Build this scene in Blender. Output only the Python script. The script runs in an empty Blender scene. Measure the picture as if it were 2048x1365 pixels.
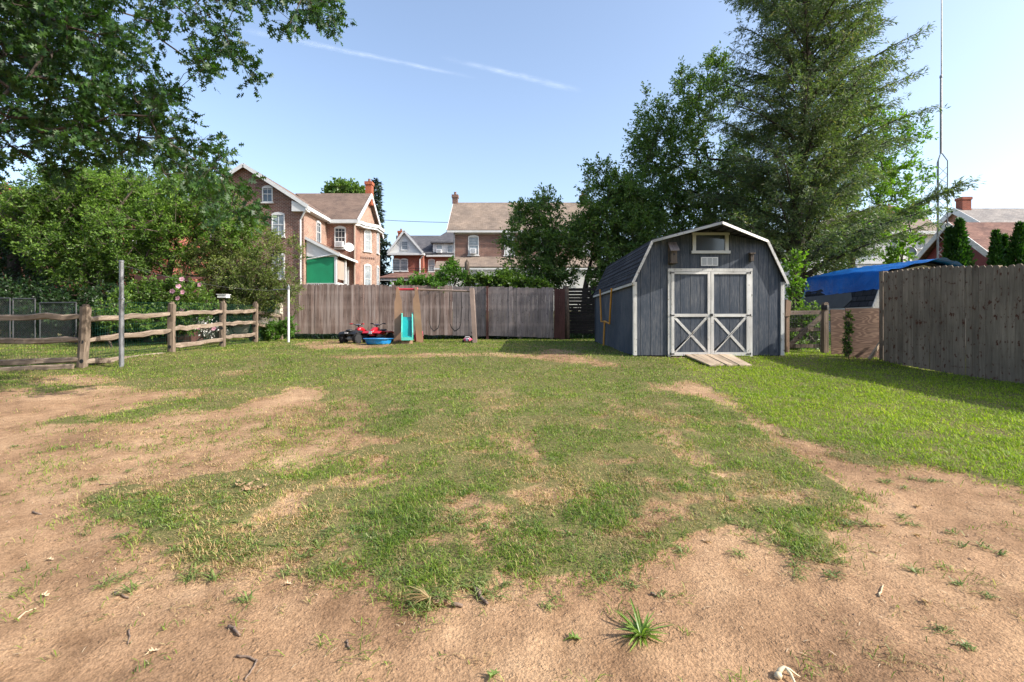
import bpy, math, random
import numpy as np
from mathutils import Vector, Matrix
random.seed(7)
rng = np.random.default_rng(11)
S = bpy.context.scene
COL = S.collection
R = math.radians
# ---------------------------------------------------------------- camera
CAMZ = 1.25
cd = bpy.data.cameras.new('camera'); cam = bpy.data.objects.new('camera', cd); COL.objects.link(cam)
cam.location = (0, 0, CAMZ); cam.rotation_euler = (R(90), 0, 0)
cd.sensor_width = 36; cd.lens = 36*1000/2048; cd.shift_y = -34.5/2048
cd.clip_start = .05; cd.clip_end = 20000
S.camera = cam
# ---------------------------------------------------------------- sky and sun
SUN = Vector((1, -.30, .74)).normalized()
EL = math.asin(SUN.z); AZ = math.atan2(SUN.x, SUN.y)
w = bpy.data.worlds.new('World'); S.world = w; w.use_nodes = True
nt = w.node_tree; bg = nt.nodes['Background']
sky = nt.nodes.new('ShaderNodeTexSky'); sky.sky_type = 'NISHITA'; sky.sun_disc = False
sky.sun_elevation = EL; sky.sun_rotation = AZ; sky.air_density = 1.0; sky.dust_density = 2.2; sky.ozone_density = 1.6
hv = nt.nodes.new('ShaderNodeHueSaturation'); hv.inputs['Saturation'].default_value = .92; hv.inputs['Value'].default_value = 1.17
nt.links.new(sky.outputs[0], hv.inputs['Color']); nt.links.new(hv.outputs[0], bg.inputs[0]); bg.inputs[1].default_value = .15
sl = bpy.data.lights.new('sun', 'SUN'); sl.energy = 4.1; sl.angle = R(.53); sl.color = (1, .95, .87)
so = bpy.data.objects.new('sun', sl); COL.objects.link(so); so.rotation_euler = SUN.to_track_quat('Z', 'Y').to_euler()
S.view_settings.view_transform = 'Standard'; S.view_settings.look = 'None'
S.view_settings.exposure = .86; S.view_settings.gamma = 1
S.cycles.max_bounces = 6; S.cycles.transparent_max_bounces = 12; S.cycles.caustics_reflective = False; S.cycles.caustics_refractive = False

# ---------------------------------------------------------------- noise and ground height
_T = np.random.default_rng(3).random((256, 256))
def vn(x, y, s=1.0, o=0):
    x = np.asarray(x, float)/s+o*17.3+1000; y = np.asarray(y, float)/s+o*5.7+1000
    xi = np.floor(x).astype(int); yi = np.floor(y).astype(int); fx = x-xi; fy = y-yi
    fx = fx*fx*(3-2*fx); fy = fy*fy*(3-2*fy)
    a = _T[xi & 255, yi & 255]; b = _T[(xi+1) & 255, yi & 255]; c = _T[xi & 255, (yi+1) & 255]; d = _T[(xi+1) & 255, (yi+1) & 255]
    return (a*(1-fx)+b*fx)*(1-fy)+(c*(1-fx)+d*fx)*fy
def fbm(x, y, s, o=0, n=4):
    r = 0; a = 1; t = 0
    for i in range(n):
        r = r+a*vn(x, y, s/2**i, o+i*3); t += a; a *= .5
    return r/t
GY = [-60, 0, 1.5, 3, 5, 7, 8, 9.2, 10.2, 11.3, 13, 15, 18, 22, 30, 40, 100, 900]
GZ = [0, 0, .04, .12, .2, .3, .36, .44, .57, .6, .65, .69, .69, .95, 2.0, 2.3, 2.5, 2.5]
def gnd(x, y):
    y = np.asarray(y, float); x = np.asarray(x, float)
    z = (np.interp(y-.25, GY, GZ)+np.interp(y, GY, GZ)+np.interp(y+.25, GY, GZ))/3
    near = np.clip((30-np.hypot(x, y))/10, 0, 1)
    return z+near*((fbm(x, y, 1.1, 2, 3)-.5)*.045+(fbm(x, y, .22, 9, 3)-.5)*.016+(fbm(x, y, .075, 14, 2)-.5)*.007)
def g(x, y): return float(gnd(x, y))
def P(px, py, D): return Vector(((px-1024)*D/1000, D, CAMZ+(648-py)*D/1000))
def X(px, D): return (px-1024)*D/1000
def Z(py, D): return CAMZ+(648-py)*D/1000

# ---------------------------------------------------------------- materials
def newmat(name):
    m = bpy.data.materials.new(name); m.use_nodes = True; t = m.node_tree
    return m, t, t.nodes['Principled BSDF']
def N(t, typ, **kw):
    n = t.nodes.new(typ)
    for k, v in kw.items():
        if isinstance(v, (int, float, tuple, list)) and k in n.inputs: n.inputs[k].default_value = v
        else: setattr(n, k, v)
    return n
def ramp(t, fac, stops):
    r = t.nodes.new('ShaderNodeValToRGB'); e = r.color_ramp.elements
    while len(e) < len(stops): e.new(.5)
    for i, (p, c) in enumerate(stops): e[i].position = p; e[i].color = (*c[:3], 1)
    t.links.new(fac, r.inputs[0]); return r.outputs[0]
def mixc(t, f, a, b, mode='MIX'):
    n = t.nodes.new('ShaderNodeMix'); n.data_type = 'RGBA'; n.blend_type = mode
    for s, v in ((n.inputs['Factor'], f), (n.inputs['A'], a), (n.inputs['B'], b)):
        if isinstance(v, (int, float)): s.default_value = v
        elif isinstance(v, tuple): s.default_value = (*v[:3], 1)
        else: t.links.new(v, s)
    return n.outputs['Result']
def math_(t, op, a, b=0.0):
    n = t.nodes.new('ShaderNodeMath'); n.operation = op
    for s, v in ((n.inputs[0], a), (n.inputs[1], b)):
        if isinstance(v, (int, float)): s.default_value = v
        else: t.links.new(v, s)
    return n.outputs[0]
def mapped(t, src='UV', scale=(1, 1, 1)):
    c = t.nodes.new('ShaderNodeTexCoord'); m = t.nodes.new('ShaderNodeMapping'); m.inputs['Scale'].default_value = scale
    t.links.new(c.outputs[src], m.inputs[0]); return m.outputs[0]
def noise(t, vec, sc, det=4, rough=.6):
    n = t.nodes.new('ShaderNodeTexNoise'); n.inputs['Scale'].default_value = sc; n.inputs['Detail'].default_value = det; n.inputs['Roughness'].default_value = rough
    t.links.new(vec, n.inputs['Vector']); return n.outputs['Fac']
def bump(t, b, h, strength=.3, dist=.01):
    n = t.nodes.new('ShaderNodeBump'); n.inputs['Strength'].default_value = strength; n.inputs['Distance'].default_value = dist
    t.links.new(h, n.inputs['Height']); t.links.new(n.outputs[0], b.inputs['Normal'])
def sc3(c, f): return tuple(min(1, v*f) for v in c)
def m_plain(name, c, rough=.6, var=.15, scale=4, metal=0, bmp=0, spec=.5):
    m, t, b = newmat(name)
    v = mapped(t, 'Object'); f = noise(t, v, scale)
    t.links.new(ramp(t, f, [(.3, sc3(c, 1-var)), (.7, sc3(c, 1+var))]), b.inputs['Base Color'])
    b.inputs['Roughness'].default_value = rough; b.inputs['Metallic'].default_value = metal; b.inputs['Specular IOR Level'].default_value = spec
    if bmp: bump(t, b, noise(t, v, scale*6), bmp, .01)
    return m
def m_wood(name, c1, c2, knots=None, grain='v', island=.25, stain=None, rough=.85, gs=1.0, bands=None, kt=.62):
    m, t, b = newmat(name)
    scl = (28*gs, 1.6*gs, 1) if grain == 'v' else (1.6*gs, 28*gs, 1)
    v = mapped(t, 'UV', scl)
    geo = t.nodes.new('ShaderNodeNewGeometry')
    add = t.nodes.new('ShaderNodeVectorMath'); add.operation = 'ADD'
    comb = t.nodes.new('ShaderNodeCombineXYZ'); t.links.new(math_(t, 'MULTIPLY', geo.outputs['Random Per Island'], 40.0), comb.inputs[0]); t.links.new(math_(t, 'MULTIPLY', geo.outputs['Random Per Island'], 31.0), comb.inputs[1])
    t.links.new(v, add.inputs[0]); t.links.new(comb.outputs[0], add.inputs[1])
    f = noise(t, add.outputs[0], 1.0, 6, .7)
    col = ramp(t, f, [(.33, c1), (.66, c2)])
    big = noise(t, mapped(t, 'UV', (1.2, 1.2, 1)), 1.0, 4)
    col = mixc(t, 1.0, col, ramp(t, big, [(.3, (.68, .68, .68)), (.7, (1.15, 1.15, 1.15))]), 'MULTIPLY')
    isl = ramp(t, geo.outputs['Random Per Island'], [(0, (1-island,)*3), (1, (1+island*.6,)*3)])
    col = mixc(t, 1.0, col, isl, 'MULTIPLY')
    if knots:
        n2 = noise(t, mapped(t, 'UV', (16, 9, 1)), 1.0, 3, .6)
        msk = ramp(t, n2, [(kt, (0, 0, 0)), (kt+.07, (1, 1, 1))])
        col = mixc(t, msk, col, knots)
    if stain:
        n3 = noise(t, mapped(t, 'UV', (5, .35, 1)), 1.0, 4, .6)
        msk = ramp(t, n3, [(.5, (0, 0, 0)), (.72, (1, 1, 1))])
        col = mixc(t, msk, col, stain)
    if bands:
        sx = t.nodes.new('ShaderNodeSeparateXYZ'); t.links.new(mapped(t, 'UV'), sx.inputs[0]); wob = math_(t, 'MULTIPLY', math_(t, 'SUBTRACT', noise(t, mapped(t, 'UV', (7, 1, 1)), 1.0, 3), .5), .09)
        for zb_ in bands:
            dd = math_(t, 'ABSOLUTE', math_(t, 'SUBTRACT', math_(t, 'ADD', sx.outputs[1], wob), zb_))
            col = mixc(t, ramp(t, dd, [(.02, (.13, .13, .13)), (.09, (0, 0, 0))]), col, (.50, .40, .35))
    t.links.new(col, b.inputs['Base Color']); b.inputs['Roughness'].default_value = rough; b.inputs['Specular IOR Level'].default_value = .25
    bump(t, b, f, .5, .004)
    return m
def m_brick(name, c1, c2, mort, bw=.25, rh=.092, ms=.013, bmp=.5):
    m, t, b = newmat(name); v = mapped(t, 'UV')
    n = t.nodes.new('ShaderNodeTexBrick'); t.links.new(v, n.inputs['Vector'])
    n.inputs['Scale'].default_value = 1; n.inputs['Brick Width'].default_value = bw; n.inputs['Row Height'].default_value = rh
    n.inputs['Mortar Size'].default_value = ms; n.inputs['Mortar Smooth'].default_value = .2; n.inputs['Bias'].default_value = 0
    n.inputs['Color1'].default_value = (*c1, 1); n.inputs['Color2'].default_value = (*c2, 1); n.inputs['Mortar'].default_value = (*mort, 1)
    f = noise(t, v, .9, 6, .65)
    col = mixc(t, 1.0, n.outputs['Color'], ramp(t, f, [(.3, (.68, .68, .7)), (.7, (1.25, 1.2, 1.15))]), 'MULTIPLY')
    f2 = noise(t, v, 9, 3, .7)
    col = mixc(t, 1.0, col, ramp(t, f2, [(.3, (.75, .75, .75)), (.7, (1.2, 1.2, 1.2))]), 'MULTIPLY')
    t.links.new(col, b.inputs['Base Color']); b.inputs['Roughness'].default_value = .9; b.inputs['Specular IOR Level'].default_value = .2
    bump(t, b, math_(t, 'SUBTRACT', 1.0, n.outputs['Fac']), bmp, .006)
    return m
def m_siding(name, c, h=.12, dirt=.12):
    m, t, b = newmat(name); v = mapped(t, 'UV')
    s = t.nodes.new('ShaderNodeSeparateXYZ'); t.links.new(v, s.inputs[0])
    fr = math_(t, 'FRACT', math_(t, 'DIVIDE', s.outputs[1], h))
    f = noise(t, v, 1.3, 5)
    col = ramp(t, f, [(.3, sc3(c, 1-dirt)), (.7, c)])
    line = ramp(t, fr, [(0, (.45, .45, .47)), (.09, (1, 1, 1))])
    t.links.new(mixc(t, 1.0, col, line, 'MULTIPLY'), b.inputs['Base Color']); b.inputs['Roughness'].default_value = .6
    bump(t, b, fr, .6, .02); return m
def m_leaf(name, c1, c2, tr=.28, rough=.45, c3=None):
    m, t, b = newmat(name)
    geo = t.nodes.new('ShaderNodeNewGeometry')
    st = [(0, c1), (1, c2)] if c3 is None else [(0, c1), (.9, c2), (1, c3)]
    col = ramp(t, geo.outputs['Random Per Island'], st)
    big = noise(t, mapped(t, 'Object'), .8, 3)
    col = mixc(t, 1.0, col, ramp(t, big, [(.3, (.72, .78, .8)), (.7, (1.25, 1.18, 1.05))]), 'MULTIPLY')
    t.links.new(col, b.inputs['Base Color']); b.inputs['Roughness'].default_value = rough; b.inputs['Specular IOR Level'].default_value = .4
    tb = t.nodes.new('ShaderNodeBsdfTranslucent'); t.links.new(mixc(t, 1.0, col, (1.5, 1.7, .6), 'MULTIPLY'), tb.inputs[0])
    mx = t.nodes.new('ShaderNodeMixShader'); mx.inputs[0].default_value = tr
    t.links.new(b.outputs[0], mx.inputs[1]); t.links.new(tb.outputs[0], mx.inputs[2])
    t.links.new(mx.outputs[0], t.nodes['Material Output'].inputs[0]); return m
def m_glass(name, c=(.03, .04, .05)):
    m, t, b = newmat(name)
    f = noise(t, mapped(t, 'UV'), 1.2, 2)
    t.links.new(ramp(t, f, [(.35, c), (.65, sc3(c, 2.2))]), b.inputs['Base Color'])
    b.inputs['Roughness'].default_value = .08; b.inputs['Specular IOR Level'].default_value = .8; return m

M = {}
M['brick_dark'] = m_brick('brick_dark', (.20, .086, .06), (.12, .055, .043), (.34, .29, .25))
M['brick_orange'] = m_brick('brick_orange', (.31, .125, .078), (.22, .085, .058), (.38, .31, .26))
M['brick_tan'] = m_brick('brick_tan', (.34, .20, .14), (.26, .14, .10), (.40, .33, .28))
M['brick_red'] = m_brick('brick_red', (.32, .085, .05), (.22, .06, .04), (.26, .16, .13))
M['chimney'] = m_brick('chimney_brick', (.42, .10, .04), (.33, .07, .03), (.3, .17, .12))
M['shingle_tan'] = m_brick('shingle_tan', (.27, .215, .17), (.21, .165, .13), (.13, .10, .08), .3, .14, .008, .4)
M['shingle_brown'] = m_brick('shingle_brown', (.20, .145, .115), (.155, .11, .088), (.10, .07, .055), .3, .14, .008, .4)
M['shingle_grey'] = m_brick('shingle_grey', (.12, .12, .13), (.09, .09, .10), (.05, .05, .055), .3, .14, .008, .4)
M['shingle_lgrey'] = m_brick('shingle_lgrey', (.30, .28, .26), (.24, .22, .205), (.14, .13, .12), .3, .14, .008, .4)
M['shingle_red'] = m_brick('shingle_red', (.235, .135, .105), (.15, .085, .07), (.11, .06, .05), .3, .14, .008, .4)
M['shingle_dark'] = m_brick('shingle_dark', (.062, .063, .072), (.042, .043, .05), (.012, .012, .014), .33, .16, .012, .8)
M['white'] = m_plain('white_trim', (.56, .56, .55), .55, .08, 3)
M['siding'] = m_siding('white_siding', (.70, .68, .64))
M['gable_siding'] = m_siding('gable_siding', (.72, .72, .70), .2)
M['red_siding'] = m_siding('red_siding', (.17, .022, .022), .2, .3)
M['cream'] = m_plain('cream_stucco', (.52, .44, .35), .9, .15, 3)
M['glass'] = m_glass('window_glass')
M['curtain'] = m_plain('curtained_glass', (.22, .25, .27), .25, .35, 3, 0, 0, .8)
M['blind'] = m_plain('window_blind', (.52, .52, .50), .3, .1, 6)
M['black'] = m_plain('black_iron', (.012, .012, .013), .5, .3, 9)
M['tyre'] = m_plain('tyre_rubber', (.022, .022, .023), .85, .3, 30, 0, .5)
M['rear_fence'] = m_wood('rear_fence_wood', (.155, .102, .086), (.34, .25, .213), (.09, .05, .04), 'v', .3, (.43, .36, .33), bands=(2.37, 1.84, 1.22))
M['rear_fence_grey'] = m_wood('grey_fence_wood', (.15, .125, .12), (.31, .265, .25), (.05, .042, .04), 'v', .25, bands=(2.37, 1.84, 1.22))
M['right_fence'] = m_wood('stockade_wood', (.16, .122, .09), (.285, .222, .165), (.09, .035, .02), 'v', .22, kt=.585)
M['maroon'] = m_wood('maroon_board', (.06, .026, .022), (.11, .05, .042), None, 'v', .2)
M['slat_dark'] = m_wood('dark_slat', (.012, .011, .010), (.03, .026, .023), None, 'h', .3)
M['rail'] = m_wood('weathered_rail', (.14, .10, .07), (.36, .285, .22), (.12, .075, .05), 'h', .25)
M['post'] = m_wood('weathered_post', (.11, .08, .058), (.28, .215, .16), (.08, .055, .04), 'v', .2)
M['gate_wood'] = m_wood('gate_wood', (.14, .10, .075), (.34, .26, .2), (.07, .05, .04), 'h', .2)
M['ramp'] = m_wood('ramp_plank', (.30, .22, .15), (.55, .44, .32), None, 'v', .35)
M['birdbox'] = m_wood('birdbox_wood', (.07, .055, .045), (.16, .13, .11), None, 'v', .2)
M['worn_white'] = m_wood('worn_white_paint', (.50, .475, .44), (.74, .72, .68), (.26, .23, .20), 'v', .1, None, .6, .8)
M['worn_white_h'] = m_wood('worn_white_paint_rail', (.50, .475, .44), (.74, .72, .68), (.26, .23, .20), 'h', .1, None, .6, .8)
M['bark'] = m_plain('bark', (.07, .052, .04), .95, .4, 12, 0, .8)
M['bark_light'] = m_plain('light_bark', (.13, .10, .075), .95, .35, 12, 0, .8)
M['galv'] = m_plain('galvanised_steel', (.22, .225, .235), .5, .3, 7, .5)
M['galv_white'] = m_plain('pale_painted_pole', (.55, .54, .54), .55, .1, 7)
M['yellow'] = m_plain('yellow_pipe', (.62, .27, .03), .5, .15, 3)
M['wire'] = m_plain('green_wire', (.012, .085, .06), .5, .2, 9)
M['wire_grey'] = m_plain('grey_wire', (.16, .16, .16), .45, .2, 9, .5)
M['tan_plastic'] = m_plain('tan_plastic', (.34, .205, .125), .5, .18, 3)
M['brown_plastic'] = m_plain('brown_plastic', (.24, .175, .14), .55, .2, 3)
M['red_plastic'] = m_plain('faded_red_plastic', (.42, .035, .05), .45, .12, 3)
M['teal'] = m_plain('turquoise_plastic', (.008, .25, .25), .35, .12, 4)
M['teal_edge'] = m_plain('pale_turquoise_plastic', (.10, .50, .40), .35, .1, 4)
M['pool'] = m_plain('blue_pool_plastic', (.012, .25, .62), .3, .12, 4)
M['pool_in'] = m_plain('pale_blue_pool_inside', (.20, .52, .80), .3, .1, 4)
M['red_body'] = m_plain('red_toy_body', (.45, .012, .02), .3, .1, 4)
M['pink'] = m_plain('pink_toy', (.60, .06, .13), .35, .12, 4)
M['whitep'] = m_plain('white_plastic', (.7, .7, .7), .4, .05, 4)
M['silver'] = m_plain('grey_engine_plastic', (.25, .27, .29), .35, .2, 8, .3)
M['cardboard'] = m_plain('brown_board', (.26, .17, .11), .9, .15, 5)
M['concrete'] = m_plain('concrete_block', (.3, .28, .25), .95, .15, 8)
# tarp
m, t, b = newmat('blue_tarp'); v = mapped(t, 'Object'); f = noise(t, v, 2.2, 5)
t.links.new(ramp(t, f, [(.3, (.0, .085, .36)), (.7, (.004, .15, .52))]), b.inputs['Base Color']); b.inputs['Roughness'].default_value = .33; b.inputs['Specular IOR Level'].default_value = .6
bump(t, b, noise(t, v, 6, 5), .8, .04); M['tarp'] = m
M['green_tarp'] = m_plain('green_tarp', (.004, .20, .085), .6, .12, 2)
M['beige'] = m_plain('beige_screen', (.33, .26, .21), .8, .1, 2)
# painted shed siding
m, t, b = newmat('navy_panel_siding'); v = mapped(t, 'UV')
s = t.nodes.new('ShaderNodeSeparateXYZ'); t.links.new(v, s.inputs[0])
fr = math_(t, 'FRACT', math_(t, 'DIVIDE', s.outputs[0], .2032))
gro = ramp(t, fr, [(0, (0, 0, 0)), (.03, (0, 0, 0)), (.06, (1, 1, 1)), (1, (1, 1, 1))])
n1 = noise(t, mapped(t, 'UV', (34, 2.2, 1)), 1.0, 7, .75)
n2 = noise(t, mapped(t, 'UV', (1.1, .9, 1)), 1.0, 4, .6)
n3 = noise(t, mapped(t, 'UV', (90, 9, 1)), 1.0, 3, .7)
wear = math_(t, 'ADD', math_(t, 'MULTIPLY', n1, .62), math_(t, 'ADD', math_(t, 'MULTIPLY', n2, .34), math_(t, 'MULTIPLY', n3, .22)))
col = ramp(t, wear, [(.43, (.025, .037, .057)), (.57, (.056, .068, .089)), (.71, (.135, .138, .148)), (.84, (.28, .275, .27))])
col = mixc(t, 1.0, col, mixc(t, gro, (.35, .35, .38), (1, 1, 1)), 'MULTIPLY')
t.links.new(col, b.inputs['Base Color']); b.inputs['Roughness'].default_value = .75; b.inputs['Specular IOR Level'].default_value = .3
bump(t, b, math_(t, 'ADD', math_(t, 'MULTIPLY', gro, 1.0), math_(t, 'MULTIPLY', n1, .5)), .7, .008); M['shed'] = m
# plywood
m, t, b = newmat('plywood'); v = mapped(t, 'UV', (.9, 3.2, 1)); nn = noise(t, v, 1.2, 2, .5)
wv = math_(t, 'FRACT', math_(t, 'MULTIPLY', nn, 15.0))
col = ramp(t, wv, [(0, (.13, .075, .05)), (.45, (.14, .08, .055)), (.62, (.25, .155, .105)), (.8, (.25, .155, .105)), (1, (.13, .075, .05))])
t.links.new(mixc(t, 1.0, col, ramp(t, noise(t, mapped(t, 'UV'), 2, 5), [(.3, (.7, .7, .7)), (.7, (1.1, 1.1, 1.1))]), 'MULTIPLY'), b.inputs['Base Color']); b.inputs['Roughness'].default_value = .9; M['plywood'] = m
# leaves
M['oak'] = m_leaf('oak_leaf', (.014, .042, .011), (.048, .11, .018), .32, .46)
M['oak_hi'] = M['oak']
M['leaf_a'] = m_leaf('bushy_leaf', (.05, .11, .016), (.15, .24, .038), .34, .45)
M['leaf_light'] = m_leaf('light_leaf', (.07, .145, .02), (.18, .295, .04), .38, .55)
M['leaf_olive'] = m_leaf('olive_leaf', (.075, .12, .025), (.20, .245, .06), .34, .5, (.3, .27, .15))
M['leaf_shade'] = m_leaf('shade_toned_leaf', (.012, .034, .010), (.04, .082, .02), .22, .42)  # leaf colour darkened to carry the shade inside the growth
M['leaf_r'] = m_leaf('tall_tree_leaf', (.05, .11, .025), (.14, .22, .055), .34, .4, (.18, .26, .06))
M['leaf_maple'] = m_leaf('maple_leaf', (.07, .15, .018), (.16, .28, .035), .45, .5)
M['needle'] = m_leaf('conifer_needle', (.055, .092, .042), (.14, .19, .08), .34, .55, (.24, .21, .12))
M['spruce'] = m_leaf('spruce_needle', (.02, .04, .03), (.045, .07, .045), .15, .6)
M['arbor'] = m_leaf('arborvitae_leaf', (.015, .06, .008), (.05, .13, .015), .25, .5)
M['vine'] = m_leaf('vine_leaf', (.06, .15, .02), (.13, .26, .04), .4, .45)
M['petal'] = m_leaf('pink_petal', (.60, .25, .38), (.75, .45, .55), .3, .6)
M['grass'] = m_leaf('grass_blade', (.05, .105, .010), (.235, .335, .04), .34, .55, (.42, .34, .16))
M['grass_backlit'] = m_leaf('backlit_grass_blade', (.12, .20, .012), (.32, .41, .035), .42, .55, (.38, .38, .12))  # brighter copy of the grass colour, sun backlight painted in
M['dry'] = m_leaf('dry_grass_blade', (.28, .19, .09), (.46, .34, .18), .2, .8)
M['weed'] = m_leaf('weed_blade', (.09, .14, .035), (.22, .28, .08), .3, .45, (.46, .42, .24))
M['deadleaf'] = m_leaf('dead_leaf', (.30, .17, .09), (.5, .36, .24), .2, .8)
M['greenleaf'] = m_leaf('fallen_green_leaf', (.12, .2, .04), (.2, .27, .07), .2, .6)
M['twig'] = m_plain('twig_bark', (.19, .135, .10), .9, .35, 40, 0, .4)
M['strawm'] = m_plain('pale_straw', (.5, .38, .24), .8, .2, 30)
M['clod'] = m_plain('soil_clod', (.22, .135, .082), .95, .6, 25)
M['bone'] = m_plain('bone', (.62, .52, .34), .6, .2, 30)
# ground
m, t, b = newmat('ground_soil')
at = t.nodes.new('ShaderNodeAttribute'); at.attribute_name = 'grassmask'
v = mapped(t, 'Object')
nA = noise(t, v, .9, 8, .62); nB = noise(t, v, 9, 8, .7); nC = noise(t, v, 70, 4, .7); nD = noise(t, v, 260, 3, .7)
vo = t.nodes.new('ShaderNodeTexVoronoi'); vo.inputs['Scale'].default_value = 95; t.links.new(v, vo.inputs['Vector']); vo2 = t.nodes.new('ShaderNodeTexVoronoi'); vo2.inputs['Scale'].default_value = 34; t.links.new(v, vo2.inputs['Vector'])
crumb = math_(t, 'SUBTRACT', 1.0, vo.outputs['Distance']); crumb2 = math_(t, 'MULTIPLY', math_(t, 'SUBTRACT', 1.0, vo2.outputs['Distance']), ramp(t, noise(t, v, 14, 4, .7), [(.56, (0, 0, 0)), (.68, (1, 1, 1))]))
dirt = ramp(t, nA, [(.3, (.22, .134, .078)), (.48, (.325, .203, .117)), (.68, (.445, .298, .178))])
dirt = mixc(t, 1.0, dirt, ramp(t, nB, [(.3, (.80, .78, .76)), (.7, (1.16, 1.16, 1.15))]), 'MULTIPLY')
dirt = mixc(t, 1.0, dirt, ramp(t, noise(t, v, 2.2, 6, .7), [(.34, (.66, .63, .61)), (.46, (.95, .94, .93)), (.66, (1.14, 1.15, 1.16))]), 'MULTIPLY')
dirt = mixc(t, 1.0, dirt, ramp(t, nC, [(.3, (.62, .60, .58)), (.5, (1, 1, 1)), (.7, (1.28, 1.28, 1.28))]), 'MULTIPLY')
dirt = mixc(t, ramp(t, nD, [(.68, (0, 0, 0)), (.74, (.8, .8, .8))]), dirt, (.14, .075, .045))
that = ramp(t, nC, [(.3, (.075, .095, .025)), (.55, (.16, .17, .055)), (.75, (.32, .25, .12))])
that = mixc(t, ramp(t, noise(t, v, 120, 4, .75), [(.42, (.75, .75, .75)), (.56, (0, 0, 0))]), that, (.035, .04, .015))
mk = math_(t, 'MULTIPLY', at.outputs['Fac'], 1.0)
mk = math_(t, 'ADD', mk, math_(t, 'MULTIPLY', math_(t, 'SUBTRACT', nB, .5), .9))
mk2 = ramp(t, mk, [(.35, (0, 0, 0)), (.85, (.85, .85, .85))])
t.links.new(mixc(t, mk2, dirt, that), b.inputs['Base Color']); b.inputs['Roughness'].default_value = 1; b.inputs['Specular IOR Level'].default_value = .1
hh = math_(t, 'ADD', math_(t, 'MULTIPLY', nB, .45), math_(t, 'ADD', math_(t, 'MULTIPLY', crumb, .12), math_(t, 'ADD', math_(t, 'MULTIPLY', crumb2, .34), math_(t, 'MULTIPLY', nC, .30))))
bump(t, b, hh, 1.0, .022); M['ground'] = m
# contrail
m, t, b = newmat('contrail_vapour'); v = mapped(t, 'UV', (.004, .05, 1))
s = t.nodes.new('ShaderNodeSeparateXYZ'); cc = t.nodes.new('ShaderNodeTexCoord'); t.links.new(cc.outputs['Generated'], s.inputs[0])
a2 = t.nodes.new('ShaderNodeAttribute'); a2.attribute_name = 'dens'
fn = noise(t, mapped(t, 'Object', (.006, .006, .012)), 1.0, 5, .7)
al = math_(t, 'MULTIPLY', a2.outputs['Fac'], ramp(t, fn, [(.35, (.15, .15, .15)), (.65, (1, 1, 1))]))
df = t.nodes.new('ShaderNodeBsdfDiffuse'); df.inputs[0].default_value = (.9, .9, .9, 1)
tl = t.nodes.new('ShaderNodeBsdfTranslucent'); tl.inputs[0].default_value = (.9, .9, .9, 1)
ad = t.nodes.new('ShaderNodeAddShader'); t.links.new(df.outputs[0], ad.inputs[0]); t.links.new(tl.outputs[0], ad.inputs[1])
tp = t.nodes.new('ShaderNodeBsdfTransparent'); mx = t.nodes.new('ShaderNodeMixShader')
t.links.new(al, mx.inputs[0]); t.links.new(tp.outputs[0], mx.inputs[1]); t.links.new(ad.outputs[0], mx.inputs[2]); t.links.new(mx.outputs[0], t.nodes['Material Output'].inputs[0]); M['contrail'] = m

# ---------------------------------------------------------------- objects
def tag(o, label=None, cat=None, group=None, kind=None):
    if label: o['label'] = label
    if cat: o['category'] = cat
    if group: o['group'] = group
    if kind: o['kind'] = kind
    return o
def thing(name, label, cat, loc, group=None, kind=None, rotz=0):
    o = bpy.data.objects.new(name, None); COL.objects.link(o); o.location = loc; o.rotation_euler = (0, 0, rotz); o.empty_display_size = .1
    return tag(o, label, cat, group, kind)
def origin(o):
    v = Vector((0, 0, 0))
    while o is not None: v = v+o.location; o = o.parent
    return v
def mk_obj(name, V, loops, starts, totals, mat, parent=None, org=None, smooth=False, uv=False):
    V = np.asarray(V, float)
    if parent is not None: o0 = np.array(origin(parent))
    elif org is not None: o0 = np.array(org, float)
    else: o0 = np.array([V[:, 0].mean(), V[:, 1].mean(), V[:, 2].min()])
    me = bpy.data.meshes.new(name); n = len(V)
    me.vertices.add(n); me.vertices.foreach_set('co', (V-o0).astype(np.float32).ravel())
    me.loops.add(len(loops)); me.loops.foreach_set('vertex_index', np.asarray(loops, np.int32))
    me.polygons.add(len(starts)); me.polygons.foreach_set('loop_start', np.asarray(starts, np.int32)); me.polygons.foreach_set('loop_total', np.asarray(totals, np.int32))
    me.update(calc_edges=True)
    me.polygons.foreach_set('use_smooth', np.full(len(starts), bool(smooth)))
    me.materials.append(M[mat] if isinstance(mat, str) else mat)
    if uv:
        l = me.uv_layers.new(name='UVMap'); nf = len(starts)
        nr = np.empty(nf*3, np.float32); me.polygons.foreach_get('normal', nr); nr = nr.reshape(-1, 3)
        T = np.stack([-nr[:, 1], nr[:, 0], np.zeros(nf)], 1); ln = np.linalg.norm(T, axis=1)
        T[ln < .05] = (1, 0, 0); T /= np.linalg.norm(T, axis=1)[:, None]
        B = np.cross(nr, T)
        fi = np.repeat(np.arange(nf), totals); p = V[np.asarray(loops)]
        uvs = np.stack([(p*T[fi]).sum(1), (p*B[fi]).sum(1)], 1).astype(np.float32)
        l.data.foreach_set('uv', uvs.ravel())
    ob = bpy.data.objects.new(name, me); COL.objects.link(ob)
    if parent is not None: ob.parent = parent
    else: ob.location = o0
    return ob
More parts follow.
